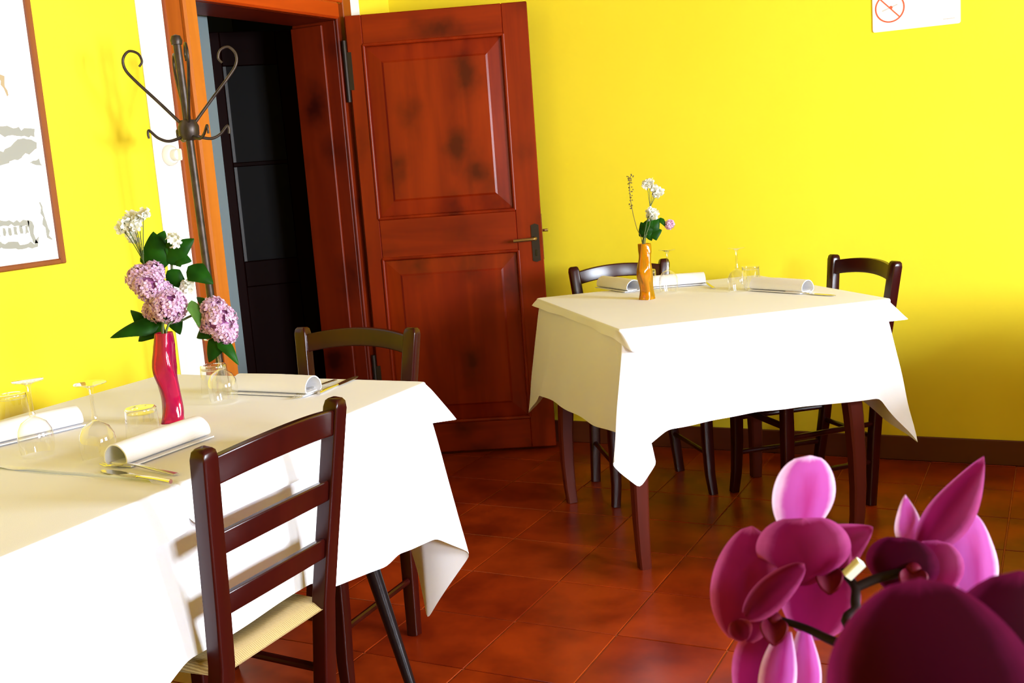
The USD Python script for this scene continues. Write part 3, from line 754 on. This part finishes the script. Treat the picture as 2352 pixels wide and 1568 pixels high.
# ================================================================== coat stand
t = thing('coat_stand', 'wrought-iron coat stand with curled hooks beside the doorway', 'coat stand', (-2.5, 2.738, 0), math.radians(4))
part('pole', tube([(0, 0.03, 0.05), (0, 0.0, 1.2), (0, -0.012, 1.742)], 0.0125, 14), 'iron', t)
part('finial', lathe([(0, 1.732), (0.016, 1.735), (0.019, 1.748), (0.014, 1.762), (0, 1.767)], 16, (0, -0.013, 0)), 'iron', t)
part('hub', lathe([(0, 1.435), (0.022, 1.440), (0.032, 1.458), (0.033, 1.482), (0.024, 1.502), (0, 1.506)], 18, (0, -0.004, 0)), 'iron', t)
for a in (222, 42, -40, 140):
    R = rz(math.radians(a + 90 - 4))
    P = spline([(0.014, 1.480), (0.10, 1.558), (0.185, 1.632), (0.218, 1.668), (0.221, 1.700), (0.196, 1.722), (0.162, 1.714), (0.150, 1.690), (0.163, 1.674)], 44)
    pts = np.stack([np.zeros(len(P)), -P[:, 0] * 0.775, P[:, 1]], 1) @ R.T + [0, -0.004, 0]
    part('upper_hook', tube(pts, np.linspace(0.0052, 0.0034, len(P)), 8), 'iron', t, smooth=60)
for a in (222, 42, -20, 150):
    R = rz(math.radians(a + 90 - 4))
    P = spline([(0.014, 1.458), (0.05, 1.446), (0.095, 1.440), (0.135, 1.452), (0.162, 1.472), (0.172, 1.477), (0.176, 1.466), (0.174, 1.452)], 34)
    pts = np.stack([np.zeros(len(P)), -P[:, 0] * 0.71, P[:, 1]], 1) @ R.T + [0, -0.004, 0]
    part('lower_hook', tube(pts, np.linspace(0.0052, 0.0034, len(P)), 8), 'iron', t, smooth=60)
for k in range(3):
    P = spline([(0.0, 0.30), (0.06, 0.20), (0.12, 0.10), (0.20, 0.035), (0.25, 0.009)], 24)
    pts = np.stack([P[:, 0], np.zeros(len(P)) + 0.02, P[:, 1]], 1) @ rz(k * 2.0944 + 0.5).T
    part('foot', tube(pts, 0.009, 8), 'iron', t, smooth=60)

# ================================================================== on the tables
Z1, Z2 = TZ + 0.0046, T2Z + 0.0046


def vase(name, label, xyz, rot, h, mt, amp, s0=0.0225, ph=0.0):
    t = thing(name, label, 'vase', xyz, rot)
    rings = []
    for z in np.linspace(0, 1, 36):
        s = s0 * (1.0 + 0.10 * math.cos(3.5 * 2 * math.pi * z / 2 + ph)) * (1 if z < 0.86 else 1 - 1.6 * (z - 0.86))
        g = np.arange(24) * 2 * np.pi / 24
        sq = (np.abs(np.cos(g)) ** 4 + np.abs(np.sin(g)) ** 4) ** -0.25
        tw = 0.5 * math.sin(2 * math.pi * z * 0.9 + ph)
        o = amp * math.sin(2 * math.pi * z * 1.25 + ph)
        rings.append(np.stack([s * sq * np.cos(g + tw) + o, s * sq * np.sin(g + tw) + 0.4 * o, np.full(24, z * h)], 1))
    R = np.array(rings)
    inner = R[::-1].copy()
    c = inner.mean(1, keepdims=True)
    inner = c + (inner - c) * np.array([0.86, 0.86, 1.0])
    inner[-1, :, 2] = 0.008
    part('body', loft(np.concatenate([R, inner[:-1], inner[-1:]]), cap=True), mt, t, smooth=60)
    return t


V1 = np.array([-1.805, 1.812, Z1])
V2 = np.array([-1.322, 3.652, Z2])
vase('vase', 'tall wavy pink-red glass vase holding lilac on the left table', V1, 0.6, 0.204, 'pink_glass', 0.0032)
vase('vase', 'tall wavy orange glass vase on the far table', V2, 0.9, 0.197, 'orange_glass', 0.004, 0.0235, 0.8)


def frond(B, T, w, n, prof='leaf', cup=0.25, arch=0.1, wave=0.0, side=None, nu=15, nv=9, seed=0):
    """A leaf or petal from base B to tip T, w wide, its face towards n."""
    B, T, n = (np.asarray(x, float) for x in (B, T, n))
    ax = T - B
    L = np.linalg.norm(ax)
    ax = ax / L
    n = n - ax * (n @ ax)
    n /= np.linalg.norm(n)
    sd = np.cross(n, ax)
    s = np.linspace(0, 1, nu)
    if prof == 'leaf':
        hw = np.where(s < 0.3, np.sqrt(np.clip(s / 0.3, 0, 1)) * (0.9 + 0.1 * s / 0.3), ((1 - s) / 0.7) ** 0.75)
    elif prof == 'round':
        hw = np.sin(np.pi * np.clip(s * 0.97 + 0.03, 0, 1) ** 0.85) ** 0.55
    elif prof == 'broad':
        hw = np.where(s < 0.55, 0.35 + 0.65 * np.sin(np.clip(s / 0.55, 0, 1) * np.pi / 2), np.sqrt(np.clip(1 - ((s - 0.55) / 0.45) ** 2, 0, 1)))
    elif prof == 'point':
        hw = np.sin(np.pi * np.clip(s, 0.02, 1) ** 0.8) ** 0.8
    else:
        hw = np.where(s < 0.5, 0.55 + 0.45 * np.sin(s * np.pi), np.sqrt(np.clip(1 - ((s - 0.5) / 0.5) ** 2, 0, 1)))
    hw = np.maximum(hw, 0.015) * w / 2
    tt = np.linspace(-1, 1, nv)
    G = B + ax * (L * s)[:, None, None] + sd * (hw[:, None] * tt)[..., None]
    off = arch * L * np.sin(np.pi * s)[:, None] - cup * hw[:, None] * tt[None] ** 2 + wave * w * np.sin(7 * s[:, None] + 2.5 * tt[None] + seed) * np.abs(tt[None])
    return G + n * off[..., None]


def toward(P, tilt=(0, 0)):
    """From P towards the viewer's side of the room, turned by tilt (right, up)."""
    d = np.array([0, 0, CAMZ]) - P
    d /= np.linalg.norm(d)
    return d + right * tilt[0] + up * tilt[1]


def blossoms(centres, r, cnt, size, seed, petals=4, flat=0.25):
    """Many small flowers over the balls given by centres and radii."""
    rg = np.random.RandomState(seed)
    out = []
    cs = np.array([c for c, _ in centres])
    for k in range(cnt):
        c, R = centres[rg.randint(len(centres))]
        d = rg.normal(size=3)
        d /= np.linalg.norm(d)
        p = c + d * R * rg.uniform(0.86, 1.08)
        if any(np.linalg.norm(p - c2) < R2 * 0.72 for c2, R2 in centres):
            continue
        a = np.cross(d, rg.normal(size=3))
        a /= np.linalg.norm(a)
        b = np.cross(d, a)
        s = size * rg.uniform(0.8, 1.15)
        v, f = [p - d * s * 0.3], []
        for q in range(petals):
            g = 2 * np.pi * q / petals
            e1, e2 = a * math.cos(g) + b * math.sin(g), -a * math.sin(g) + b * math.cos(g)
            i = len(v)
            v += [p + e1 * s * 0.45 + e2 * s * 0.36 + d * flat * s, p + e1 * s * 0.95 + e2 * s * 0.2 + d * flat * s * 1.4, p + e1 * s * 0.95 - e2 * s * 0.2 + d * flat * s * 1.4, p + e1 * s * 0.45 - e2 * s * 0.36 + d * flat * s]
            f += [(0, i + 3, i), (i, i + 3, i + 2), (i, i + 2, i + 1)]
        out.append(trimesh.Trimesh(np.array(v), np.array(f), process=False))
    return trimesh.util.concatenate(out)


def core(cs):
    m = []
    for c, R in cs:
        s = trimesh.creation.icosphere(2, R * 0.76)
        s.apply_translation(c)
        m.append(manifold3d.Manifold(manifold3d.Mesh(np.asarray(s.vertices, np.float32), np.asarray(s.faces, np.uint32))))
    out = m[0]
    for b in m[1:]:
        out = out + b
    return out


D1 = float(np.linalg.norm([(V1 - [0, 0, CAMZ]) @ fwd]))
D2 = float((V2 - [0, 0, CAMZ]) @ fwd)


def leaf(path, b, t_, w, D, mt='leaf', tilt=(0, 0), dz=0.0, arch=0.12, cup=0.3):
    B, T = at(*b, D), at(*t_, D + dz)
    part('leaf', thick(frond(B, T, w / FPX * D, toward(B, tilt), 'leaf', cup, arch), 0.0006), mt, path, world=True, smooth=60)


def stalk(path, pts, r, mt='stem', name='stalk'):
    return part(name, tube(spline(pts, 20), r, 7), mt, path, world=True, smooth=60)


mouth1, foot1 = V1 + [0.002, 0.001, 0.204], V1 + [0.002, 0, 0.02]
sp = thing('lilac_sprig', 'lilac sprig with the large double flower head above the pink vase', 'flower', foot1)
A = [(at(325, 640, D1), 0.030), (at(345, 655, D1 - 0.01), 0.034), (at(368, 678, D1), 0.030), (at(388, 702, D1 - 0.01), 0.037), (at(352, 625, D1 + 0.01), 0.022), (at(360, 712, D1 + 0.02), 0.028)]
stalk(sp, [foot1, mouth1, at(382, 730, D1), at(375, 690, D1 + 0.005)], 0.003)
bl = part('flower_head', blossoms(A, 0, 900, 0.0095, 1), 'lilac_petal', sp, world=True, smooth=False, kind='stuff', label='head of small lilac flowers')
part('flower_core', core(A), 'lilac_core', sp, world=True, smooth=60)
for l in (((372, 742), (253, 776), 46, (0.2, 0.5), -0.03), ((370, 738), (318, 784), 62, (-0.3, 0.6), 0.0), ((340, 752), (300, 712), 40, (0.5, 0.3), 0.02), ((395, 722), (414, 768), 40, (0.3, -0.3), 0.02), ((352, 640), (306, 612), 62, (0.5, 0.4), 0.02)):
    leaf(sp, l[0], l[1], l[2], D1 + 0.015, 'leaf', l[3], l[4])
sp = thing('lilac_sprig', 'lilac sprig drooping to the right of the pink vase over the upturned glass', 'flower', foot1)
A = [(at(492, 712, D1), 0.027), (at(505, 735, D1 - 0.01), 0.034), (at(518, 758, D1), 0.028), (at(482, 740, D1 + 0.01), 0.024)]
stalk(sp, [foot1 + [0.004, 0.003, 0], mouth1 + [0.006, 0.004, 0], at(420, 735, D1), at(455, 722, D1), at(490, 735, D1)], 0.0026)
part('flower_head', blossoms(A, 0, 600, 0.0095, 2), 'lilac_petal', sp, world=True, smooth=False, kind='stuff', label='head of small lilac flowers')
part('flower_core', core(A), 'lilac_core', sp, world=True, smooth=60)
for l in (((500, 772), (548, 838), 34, (0.2, 0.3), 0.0, 'leaf'), ((505, 775), (480, 832), 46, (-0.2, 0.3), 0.02, 'leaf'), ((488, 752), (452, 776), 42, (-0.4, 0.2), 0.02, 'leaf'), ((440, 690), (458, 752), 34, (0.2, 0.8), -0.02, 'pale_leaf'), ((480, 705), (452, 682), 26, (0.2, 0.2), 0.02, 'leaf')):
    leaf(sp, l[0], l[1], l[2], D1, l[5], l[3], l[4])
sp = thing('lilac_sprig', 'leafy lilac shoot with broad green leaves at the top of the pink vase bunch', 'flower', foot1)
stalk(sp, [foot1 + [-0.004, 0.0, 0], mouth1 + [-0.004, 0.002, 0], at(395, 690, D1 + 0.03), at(395, 620, D1 + 0.03), at(390, 570, D1 + 0.02)], 0.0028)
for l in (((362, 622), (352, 532), 78, (-0.3, 0.3), 0.0), ((378, 600), (446, 548), 62, (0.3, 0.5), 0.0), ((392, 600), (418, 572), 60, (0.4, -0.3), 0.02), ((432, 612), (490, 652), 56, (0.3, 0.2), 0.0), ((384, 622), (432, 664), 44, (-0.4, 0.1), 0.02), ((400, 590), (440, 600), 40, (0, 0.3), 0.0), ((360, 570), (378, 530), 40, (0.3, 0.6), 0.02)):
    leaf(sp, l[0], l[1], l[2], D1 + 0.02, 'leaf', l[3], l[4])
for k, c in enumerate([at(398, 552, D1), at(432, 660, D1 + 0.02)]):
    part('blossom', blossoms([(c, 0.012)], 0, 14, 0.012, 5 + k, 5), 'white_petal', sp, world=True, smooth=False, label='small white blossom')


def white_sprig(label, foot, mouth, D, pts, seed, size=0.015):
    sp = thing('white_flower_sprig', label, 'flower', foot)
    top = np.mean([at(*p, D) for p in pts], 0)
    j = mouth * 0.35 + top * 0.65
    stalk(sp, [foot, mouth, j], 0.0018)
    for k, p in enumerate(pts):
        P = at(*p, D + 0.01 * ((k % 3) - 1))
        stalk(sp, [j, (j + P) / 2 + [0, 0, 0.006], P], 0.0009, name='flower_stalk')
        part('flower', blossoms([(P, 0.004)], 0, 7, size, seed + k, 5), 'white_petal', sp, world=True, smooth=False)
    return sp


white_sprig('pale cream flower sprig rising highest from the pink vase', foot1 + [0.0, 0.005, 0], mouth1 + [0, 0.006, 0], D1 + 0.02, [(330, 487), (318, 500), (300, 497), (286, 512), (296, 530), (308, 545), (312, 518), (280, 525)], 40)
mouth2, foot2 = V2 + [0.0, 0.0, 0.197], V2 + [0, 0, 0.02]
white_sprig('tall white-flowered sprig in the orange vase', foot2, mouth2, D2, [(1492, 420), (1503, 432), (1515, 441), (1486, 424), (1508, 444)], 60, 0.017)
white_sprig('short white-flowered sprig just above the orange vase leaves', foot2 + [0.004, 0, 0], mouth2 + [0.004, 0.002, 0], D2 - 0.02, [(1494, 487), (1502, 491), (1498, 496)], 70, 0.018)
sp = thing('leafy_sprig', 'leafy green sprig with a small pink flower in the orange vase', 'flower', foot2 + [-0.004, 0, 0])
stalk(sp, [foot2 + [-0.004, 0, 0], mouth2 + [-0.004, 0, 0], at(1488, 535, D2), at(1500, 515, D2)], 0.0025)
for l in (((1488, 545), (1472, 510), 36, (-0.3, 0.2)), ((1490, 535), (1514, 502), 38, (0.3, 0.4)), ((1492, 540), (1520, 528), 36, (0.2, 0.5)), ((1486, 530), (1496, 500), 36, (0, 0.6)), ((1484, 545), (1500, 532), 32, (0.2, -0.2)), ((1478, 540), (1468, 525), 16, (-0.4, 0.1)), ((1515, 500), (1530, 522), 14, (0.4, 0.1))):
    leaf(sp, l[0], l[1], l[2], D2, 'leaf', l[3])
part('flower_head', blossoms([(at(1538, 515, D2), 0.014)], 0, 50, 0.009, 81), 'lilac_petal', sp, world=True, smooth=False, label='small faded pink flower head')
sp = thing('dry_grass_stem', 'thin dry seed stem leaning left out of the orange vase', 'flower', foot2 + [-0.006, 0.004, 0])
P = spline([foot2 + [-0.006, 0.004, 0], mouth2 + [-0.006, 0.002, 0], at(1462, 522, D2), at(1450, 470, D2), at(1446, 425, D2), at(1450, 400, D2)], 40)
part('stalk', tube(P, 0.0012, 6), 'bare_stem', sp, world=True, smooth=60)
rg = np.random.RandomState(5)
sd = []
for k in range(44):
    p = P[22 + int(k * 0.40)] + rg.normal(size=3) * 0.005
    m = trimesh.creation.icosphere(1, 0.0024)
    m.apply_translation(p)
    sd.append(m)
part('seed_head', trimesh.util.concatenate(sd), 'bare_stem', sp, world=True, kind='stuff', label='row of tiny dry seeds')


# ---- upturned glasses
def wine_glass(label, xyz, group='upturned wine glasses'):
    t = thing('wine_glass', label, 'wine glass', xyz, 0, group)
    part('bowl', lathe([(0.0315, 0.0), (0.0345, 0.018), (0.0355, 0.036), (0.033, 0.054), (0.025, 0.069), (0.013, 0.077), (0.0055, 0.081), (0.0, 0.082)], 36), 'glass', t, smooth=60) if False else part('bowl', loft(ringset([(0.0315, 0.0), (0.0345, 0.018), (0.0355, 0.036), (0.033, 0.054), (0.025, 0.069), (0.013, 0.077), (0.0055, 0.081), (0.0002, 0.082)]), cap=False), 'glass', t, smooth=60)
    part('stem', lathe([(0.0, 0.081), (0.006, 0.0815), (0.0065, 0.087), (0.004, 0.094), (0.0035, 0.125), (0.0045, 0.143), (0.008, 0.151), (0.0, 0.1515)], 18), 'glass', t, smooth=60)
    part('foot', lathe([(0.0, 0.150), (0.009, 0.150), (0.022, 0.1545), (0.031, 0.156), (0.0315, 0.1572), (0.030, 0.158), (0.0, 0.1582)], 36), 'glass', t, smooth=60)
    return t


def ringset(prof, n=36):
    prof = np.asarray(prof, float)
    g = np.arange(n) * 2 * np.pi / n
    return np.stack([prof[:, None, 0] * np.cos(g), prof[:, None, 0] * np.sin(g), np.broadcast_to(prof[:, None, 1], (len(prof), n))], -1)


wg = wine_glass('upturned wine glass nearest the left picture edge of the left table', (-1.889, 1.512, Z1))
GW = 'upturned wine glasses'
copy(wg, (-1.708, 1.508, Z1), 0, 'upturned wine glass beside the nearest rolled napkin, left of the pink vase', GW)
copy(wg, (-1.822, 2.005, Z1), 0, 'upturned wine glass at the far end of the left table, under the drooping lilac', GW)
copy(wg, (-1.300, 3.835, Z2), 0, 'upturned wine glass right behind the orange vase', GW)
copy(wg, (-1.040, 3.825, Z2), 0, 'upturned wine glass in the middle of the far table', GW)
tu = thing('tumbler', 'upturned clear tumbler just left of the pink vase foot', 'drinking glass', (-1.712, 1.632, Z1), 0, 'upturned tumblers')
part('wall', loft(ringset([(0.036, 0.0), (0.0345, 0.03), (0.032, 0.074)]), cap=False), 'glass', tu, smooth=60)
part('base', lathe([(0.0, 0.066), (0.029, 0.066), (0.0318, 0.070), (0.0322, 0.076), (0.030, 0.0785), (0.022, 0.0785), (0.020, 0.077), (0.0, 0.077)], 36), 'glass', tu, smooth=60)
GT = 'upturned tumblers'
copy(tu, (-1.900, 2.065, Z1), 0, 'upturned tumbler at the far end of the left table, beside the wine glass', GT)
copy(tu, (-2.185, 1.70, Z1), 0, 'upturned tumbler at the left edge of the photo below the picture', GT)
copy(tu, (-1.398, 3.882, Z2), 0, 'upturned tumbler before the chair rail behind the orange vase', GT)
copy(tu, (-1.02, 3.935, Z2), 0, 'upturned tumbler behind the middle wine glass of the far table', GT)


# ---- folded napkins: a flat flap and a roll, open at the ends
def napkin(label, xyz, rot):
    t = thing('napkin', label, 'napkin', xyz, rot, 'rolled cloth napkins')
    P = spline([(0.040, 0.0035), (0.0, 0.003), (-0.020, 0.003), (-0.030, 0.012), (-0.026, 0.030), (-0.010, 0.044), (0.010, 0.044), (0.026, 0.032), (0.031, 0.016), (0.026, 0.0085), (0.010, 0.0075), (-0.012, 0.008)], 60)
    ys = np.linspace(-0.115, 0.115, 9)
    G = np.stack([np.broadcast_to(P[:, None, 0], (60, 9)) * (1 + 0.05 * np.sin(9 * ys)), np.broadcast_to(ys, (60, 9)), np.broadcast_to(P[:, None, 1], (60, 9)) * (1 - 0.6 * np.abs(ys) * 0.5)], -1)
    part('cloth', thick(G, 0.0028), 'napkin_cloth', t, smooth=60)
    return t


GN = 'rolled cloth napkins'
nk = napkin('rolled white napkin with an open dark end, by the nearest chair', (-1.632, 1.592, Z1), 0.0)
copy(nk, (-1.752, 2.118, Z1), math.radians(-90), 'rolled white napkin before the far chair of the left table', GN)
copy(nk, (-2.062, 1.632, Z1), math.radians(-14), 'rolled white napkin behind the leftmost wine glass', GN)
copy(nk, (-0.885, 3.818, Z2), math.radians(-116), 'rolled white napkin before the right chair of the far table', GN)
copy(nk, (-1.532, 3.924, Z2), math.radians(232), 'rolled napkin left of the orange vase on the far table', GN)
copy(nk, (-1.333, 3.998, Z2), math.radians(-60), 'rolled white napkin behind the orange vase, before the chair', GN)


# ---- cutlery
def knife(label, xyz, rot):
    t = thing('table_knife', label, 'knife', xyz, rot, 'table knives')
    part('blade', thick(np.array([[(x, w * s, 0.0022 + 0.0004 * math.sin(3 * x / 0.1)) for s in (-1, 0, 1)] for x, w in ((0.0, 0.006), (0.03, 0.009), (0.07, 0.010), (0.10, 0.008), (0.115, 0.002))]), 0.0015), 'steel', t)
    part('handle', tube([(-0.095, 0, 0.0042), (-0.05, 0, 0.0045), (0.004, 0, 0.0032)], [0.0042, 0.0038, 0.0026], 10), 'steel', t)
    return t


def fork(label, xyz, rot):
    t = thing('table_fork', label, 'fork', xyz, rot, 'table forks')
    P = spline([(-0.10, 0, 0.003), (-0.04, 0, 0.006), (0.02, 0, 0.010), (0.055, 0, 0.006)], 16)
    part('handle', post(P, np.linspace(0.012, 0.006, 16), 0.0028, (0, 1, 0)), 'steel', t)
    part('head', thick(np.array([[(0.05 + x, w * s, 0.006 - x * 0.05) for s in (-1, 0, 1)] for x, w in ((0, 0.004), (0.012, 0.011), (0.025, 0.0115))]), 0.002), 'steel', t)
    for k in range(4):
        y = (k - 1.5) * 0.0066
        part('tine', tube([(0.074, y, 0.0048), (0.095, y, 0.0022), (0.113, y, 0.0046)], [0.0014, 0.0012, 0.0006], 6), 'steel', t)
    return t


kn = knife('steel table knife glinting gold beside the nearest rolled napkin', (-1.525, 1.428, Z1), math.radians(171))
fk = fork('steel fork under the nearest rolled napkin end', (-1.560, 1.470, Z1), math.radians(173))
copy(fk, (-1.664, 2.165, Z1), math.radians(-82), 'steel fork right of the far napkin on the left table', 'table forks')
copy(kn, (-1.630, 2.205, Z1), math.radians(98), 'steel table knife at the far end of the left table', 'table knives')
copy(kn, (-0.775, 3.735, Z2), math.radians(-28), 'steel table knife right of the napkin on the far table', 'table knives')
copy(fk, (-1.20, 3.99, Z2), math.radians(120), 'steel fork behind the orange vase, at the table edge', 'table forks')

# ================================================================== the orchid close to the viewer
OB = np.array([0.03, 0.50, 0.60])
t = thing('potted_orchid', 'purple-pink moth orchid with drooping flowers, close to the viewer', 'potted plant', OB)
part('pot', lathe([(0.0, 0.60), (0.048, 0.60), (0.062, 0.71), (0.066, 0.715), (0.066, 0.73), (0.060, 0.73), (0.056, 0.715), (0.0, 0.712)], 36, (OB[0], OB[1], 0)), 'clay', t, world=True)
for k in range(5):
    g = 1.3 * k + 0.4
    b = np.array([OB[0], OB[1], 0.712])
    part('leaf', thick(frond(b, b + [0.17 * math.cos(g), 0.17 * math.sin(g), 0.035], 0.055, (0, 0, 1), 'broad', 0.3, 0.14), 0.002), 'leaf', t, world=True, smooth=60)
stem = part('stem', tube(spline([(OB[0], OB[1], 0.70), (OB[0] + 0.01, OB[1] + 0.02, 0.85), (OB[0] - 0.005, OB[1] + 0.03, 0.98), at(1990, 1480, 0.56), at(1966, 1395, 0.575), at(1964, 1348, 0.585), at(1935, 1312, 0.60)], 40), np.linspace(0.0036, 0.0022, 40), 9), 'orchid_stem', t, world=True, smooth=60)
part('stem', tube(spline([at(1964, 1350, 0.585), at(2010, 1330, 0.585), at(2055, 1318, 0.585), at(2095, 1305, 0.59)], 16), 0.0026, 9), 'orchid_stem', t, world=True, smooth=60)
part('stem', tube(spline([at(1985, 1480, 0.56), at(1950, 1482, 0.565), at(1905, 1468, 0.575), at(1850, 1442, 0.59), at(1778, 1418, 0.60)], 20), np.linspace(0.0032, 0.0018, 20), 9), 'orchid_stem', t, world=True, smooth=60)
part('stem', tube(spline([(OB[0] - 0.005, OB[1] + 0.03, 0.98), (OB[0] - 0.01, OB[1] - 0.06, 1.07), at(2240, 1640, 0.36)], 20), 0.0026, 9), 'orchid_stem', t, world=True, smooth=60)
part('plant_clip', post([at(1945, 1322, 0.578), at(1978, 1290, 0.575)], 0.0052, 0.005, right), 'clip_plastic', t, world=True, label='small pale plastic plant clip')


def flower(c, D, label, petals, col='orchid_lip'):
    C = at(*c, D)
    d = toward(C) / np.linalg.norm(toward(C))
    m = trimesh.creation.icosphere(2, 0.0042)
    m.apply_translation(C + d * 0.002)
    lip = thick(frond(C, C - up * 0.014 + d * 0.012, 0.014, d + up, 'broad', -0.6, 0.2), 0.0012)
    f = part('flower', [m, lip], col, t, world=True, label=label, smooth=60)
    for (b, tp, w, db, dt, prof, cup, arch, tilt, mt, wave) in petals:
        B, T = at(*b, db), at(*tp, dt)
        G = frond(B, T, w / FPX * (db + dt) / 2, toward(B, tilt), prof, cup, arch, wave, nu=25, nv=17, seed=w)
        loc, Rm = FRAME[t]
        path = numbered(f + '/petal')
        uv = np.stack(np.meshgrid(np.linspace(0, 1, 25), np.linspace(0, 1, 17), indexing='ij'), -1).reshape(-1, 2)
        g = sheet(G)
        usdkit.mesh(stage, path, trimesh.Trimesh((g.vertices - loc) @ Rm, g.faces, process=False), M[mt], True, uv=uv).CreateDoubleSidedAttr(True)


flower((1905, 1305), 0.60, 'orchid flower with the bright upright petal', [
    ((1838, 1240), (1862, 1046), 196, 0.625, 0.620, 'broad', 0.16, 0.05, (0.8, 0.35), 'orchid_pale_lit', 0.010),
    ((1846, 1345), (1846, 1190), 214, 0.597, 0.585, 'broad', 0.40, 0.20, (0.1, 0.6), 'orchid_petal', 0.012),
    ((1918, 1262), (2004, 1210), 98, 0.615, 0.62, 'leaf', 0.2, 0.06, (0.5, 0.2), 'orchid_petal', 0.03),
    ((1925, 1215), (1928, 1320), 64, 0.61, 0.605, 'broad', 0.3, 0.05, (0.4, 0.0), 'orchid_petal', 0.02),
    ((1895, 1285), (1862, 1470), 186, 0.612, 0.612, 'round', 0.2, 0.08, (-0.2, -0.5), 'orchid_petal', 0.03)])
flower((1778, 1422), 0.592, 'orchid flower hanging lowest, with pale drooping petals', [
    ((1700, 1470), (1728, 1208), 168, 0.60, 0.605, 'round', 0.22, 0.10, (-0.4, 0.2), 'orchid_petal', 0.025),
    ((1712, 1415), (1848, 1294), 80, 0.588, 0.582, 'round', 0.45, 0.10, (0.0, 0.5), 'orchid_petal', 0.02),
    ((1765, 1440), (1718, 1650), 128, 0.600, 0.61, 'round', 0.2, 0.05, (-0.3, -0.4), 'orchid_petal', 0.02),
    ((1805, 1448), (1776, 1650), 88, 0.592, 0.58, 'broad', 0.6, 0.06, (0.3, 0.3), 'orchid_pale_lit', 0.02),
    ((1852, 1450), (1852, 1650), 96, 0.598, 0.59, 'broad', 0.5, 0.06, (0.6, 0.2), 'orchid_pale_lit', 0.02),
    ((1688, 1425), (1712, 1472), 62, 0.598, 0.595, 'round', 0.2, 0.05, (-0.3, -0.3), 'orchid_petal', 0.03)])
flower((2098, 1308), 0.585, 'orchid flower with the long twisted upright petal', [
    ((2108, 1272), (2260, 1048), 104, 0.60, 0.61, 'point', 0.75, 0.03, (-0.4, 0.1), 'orchid_petal', 0.05),
    ((2096, 1266), (2080, 1136), 76, 0.612, 0.615, 'point', 0.3, 0.04, (0.7, 0.2), 'orchid_pale_lit', 0.03),
    ((2070, 1370), (2072, 1234), 164, 0.592, 0.588, 'broad', 0.35, 0.16, (-0.2, 0.5), 'orchid_shaded', 0.012),
    ((2140, 1380), (2152, 1240), 136, 0.596, 0.594, 'broad', 0.35, 0.14, (0.3, 0.4), 'orchid_petal', 0.012),
    ((2248, 1400), (2222, 1174), 178, 0.60, 0.61, 'broad', 0.25, 0.05, (0.8, 0.2), 'orchid_pale_lit', 0.035),
    ((2180, 1380), (2202, 1246), 120, 0.604, 0.606, 'broad', 0.2, 0.06, (0.4, 0.2), 'orchid_petal', 0.02)])
flower((2240, 1650), 0.345, 'large orchid flower nearest the viewer, its shade put into the petal colour', [
    ((2165, 1790), (2112, 1326), 476, 0.345, 0.335, 'round', 0.2, 0.10, (-0.1, 0.2), 'orchid_shaded', 0.008),
    ((2320, 1790), (2345, 1310), 424, 0.352, 0.35, 'round', 0.22, 0.08, (0.3, 0.1), 'orchid_shaded', 0.008)])
st = thing('plant_stand', 'small round wooden stand under the orchid pot', 'stand', (OB[0], OB[1], 0))
part('top', lathe([(0.0, 0.575), (0.15, 0.575), (0.153, 0.58), (0.153, 0.595), (0.15, 0.60), (0.0, 0.60)], 40), 'table_wood', st)
for k in range(3):
    g = 2.094 * k
    part('leg', tube([(0.10 * math.cos(g), 0.10 * math.sin(g), 0.575), (0.14 * math.cos(g), 0.14 * math.sin(g), 0)], [0.013, 0.009], 12), 'table_wood', st)
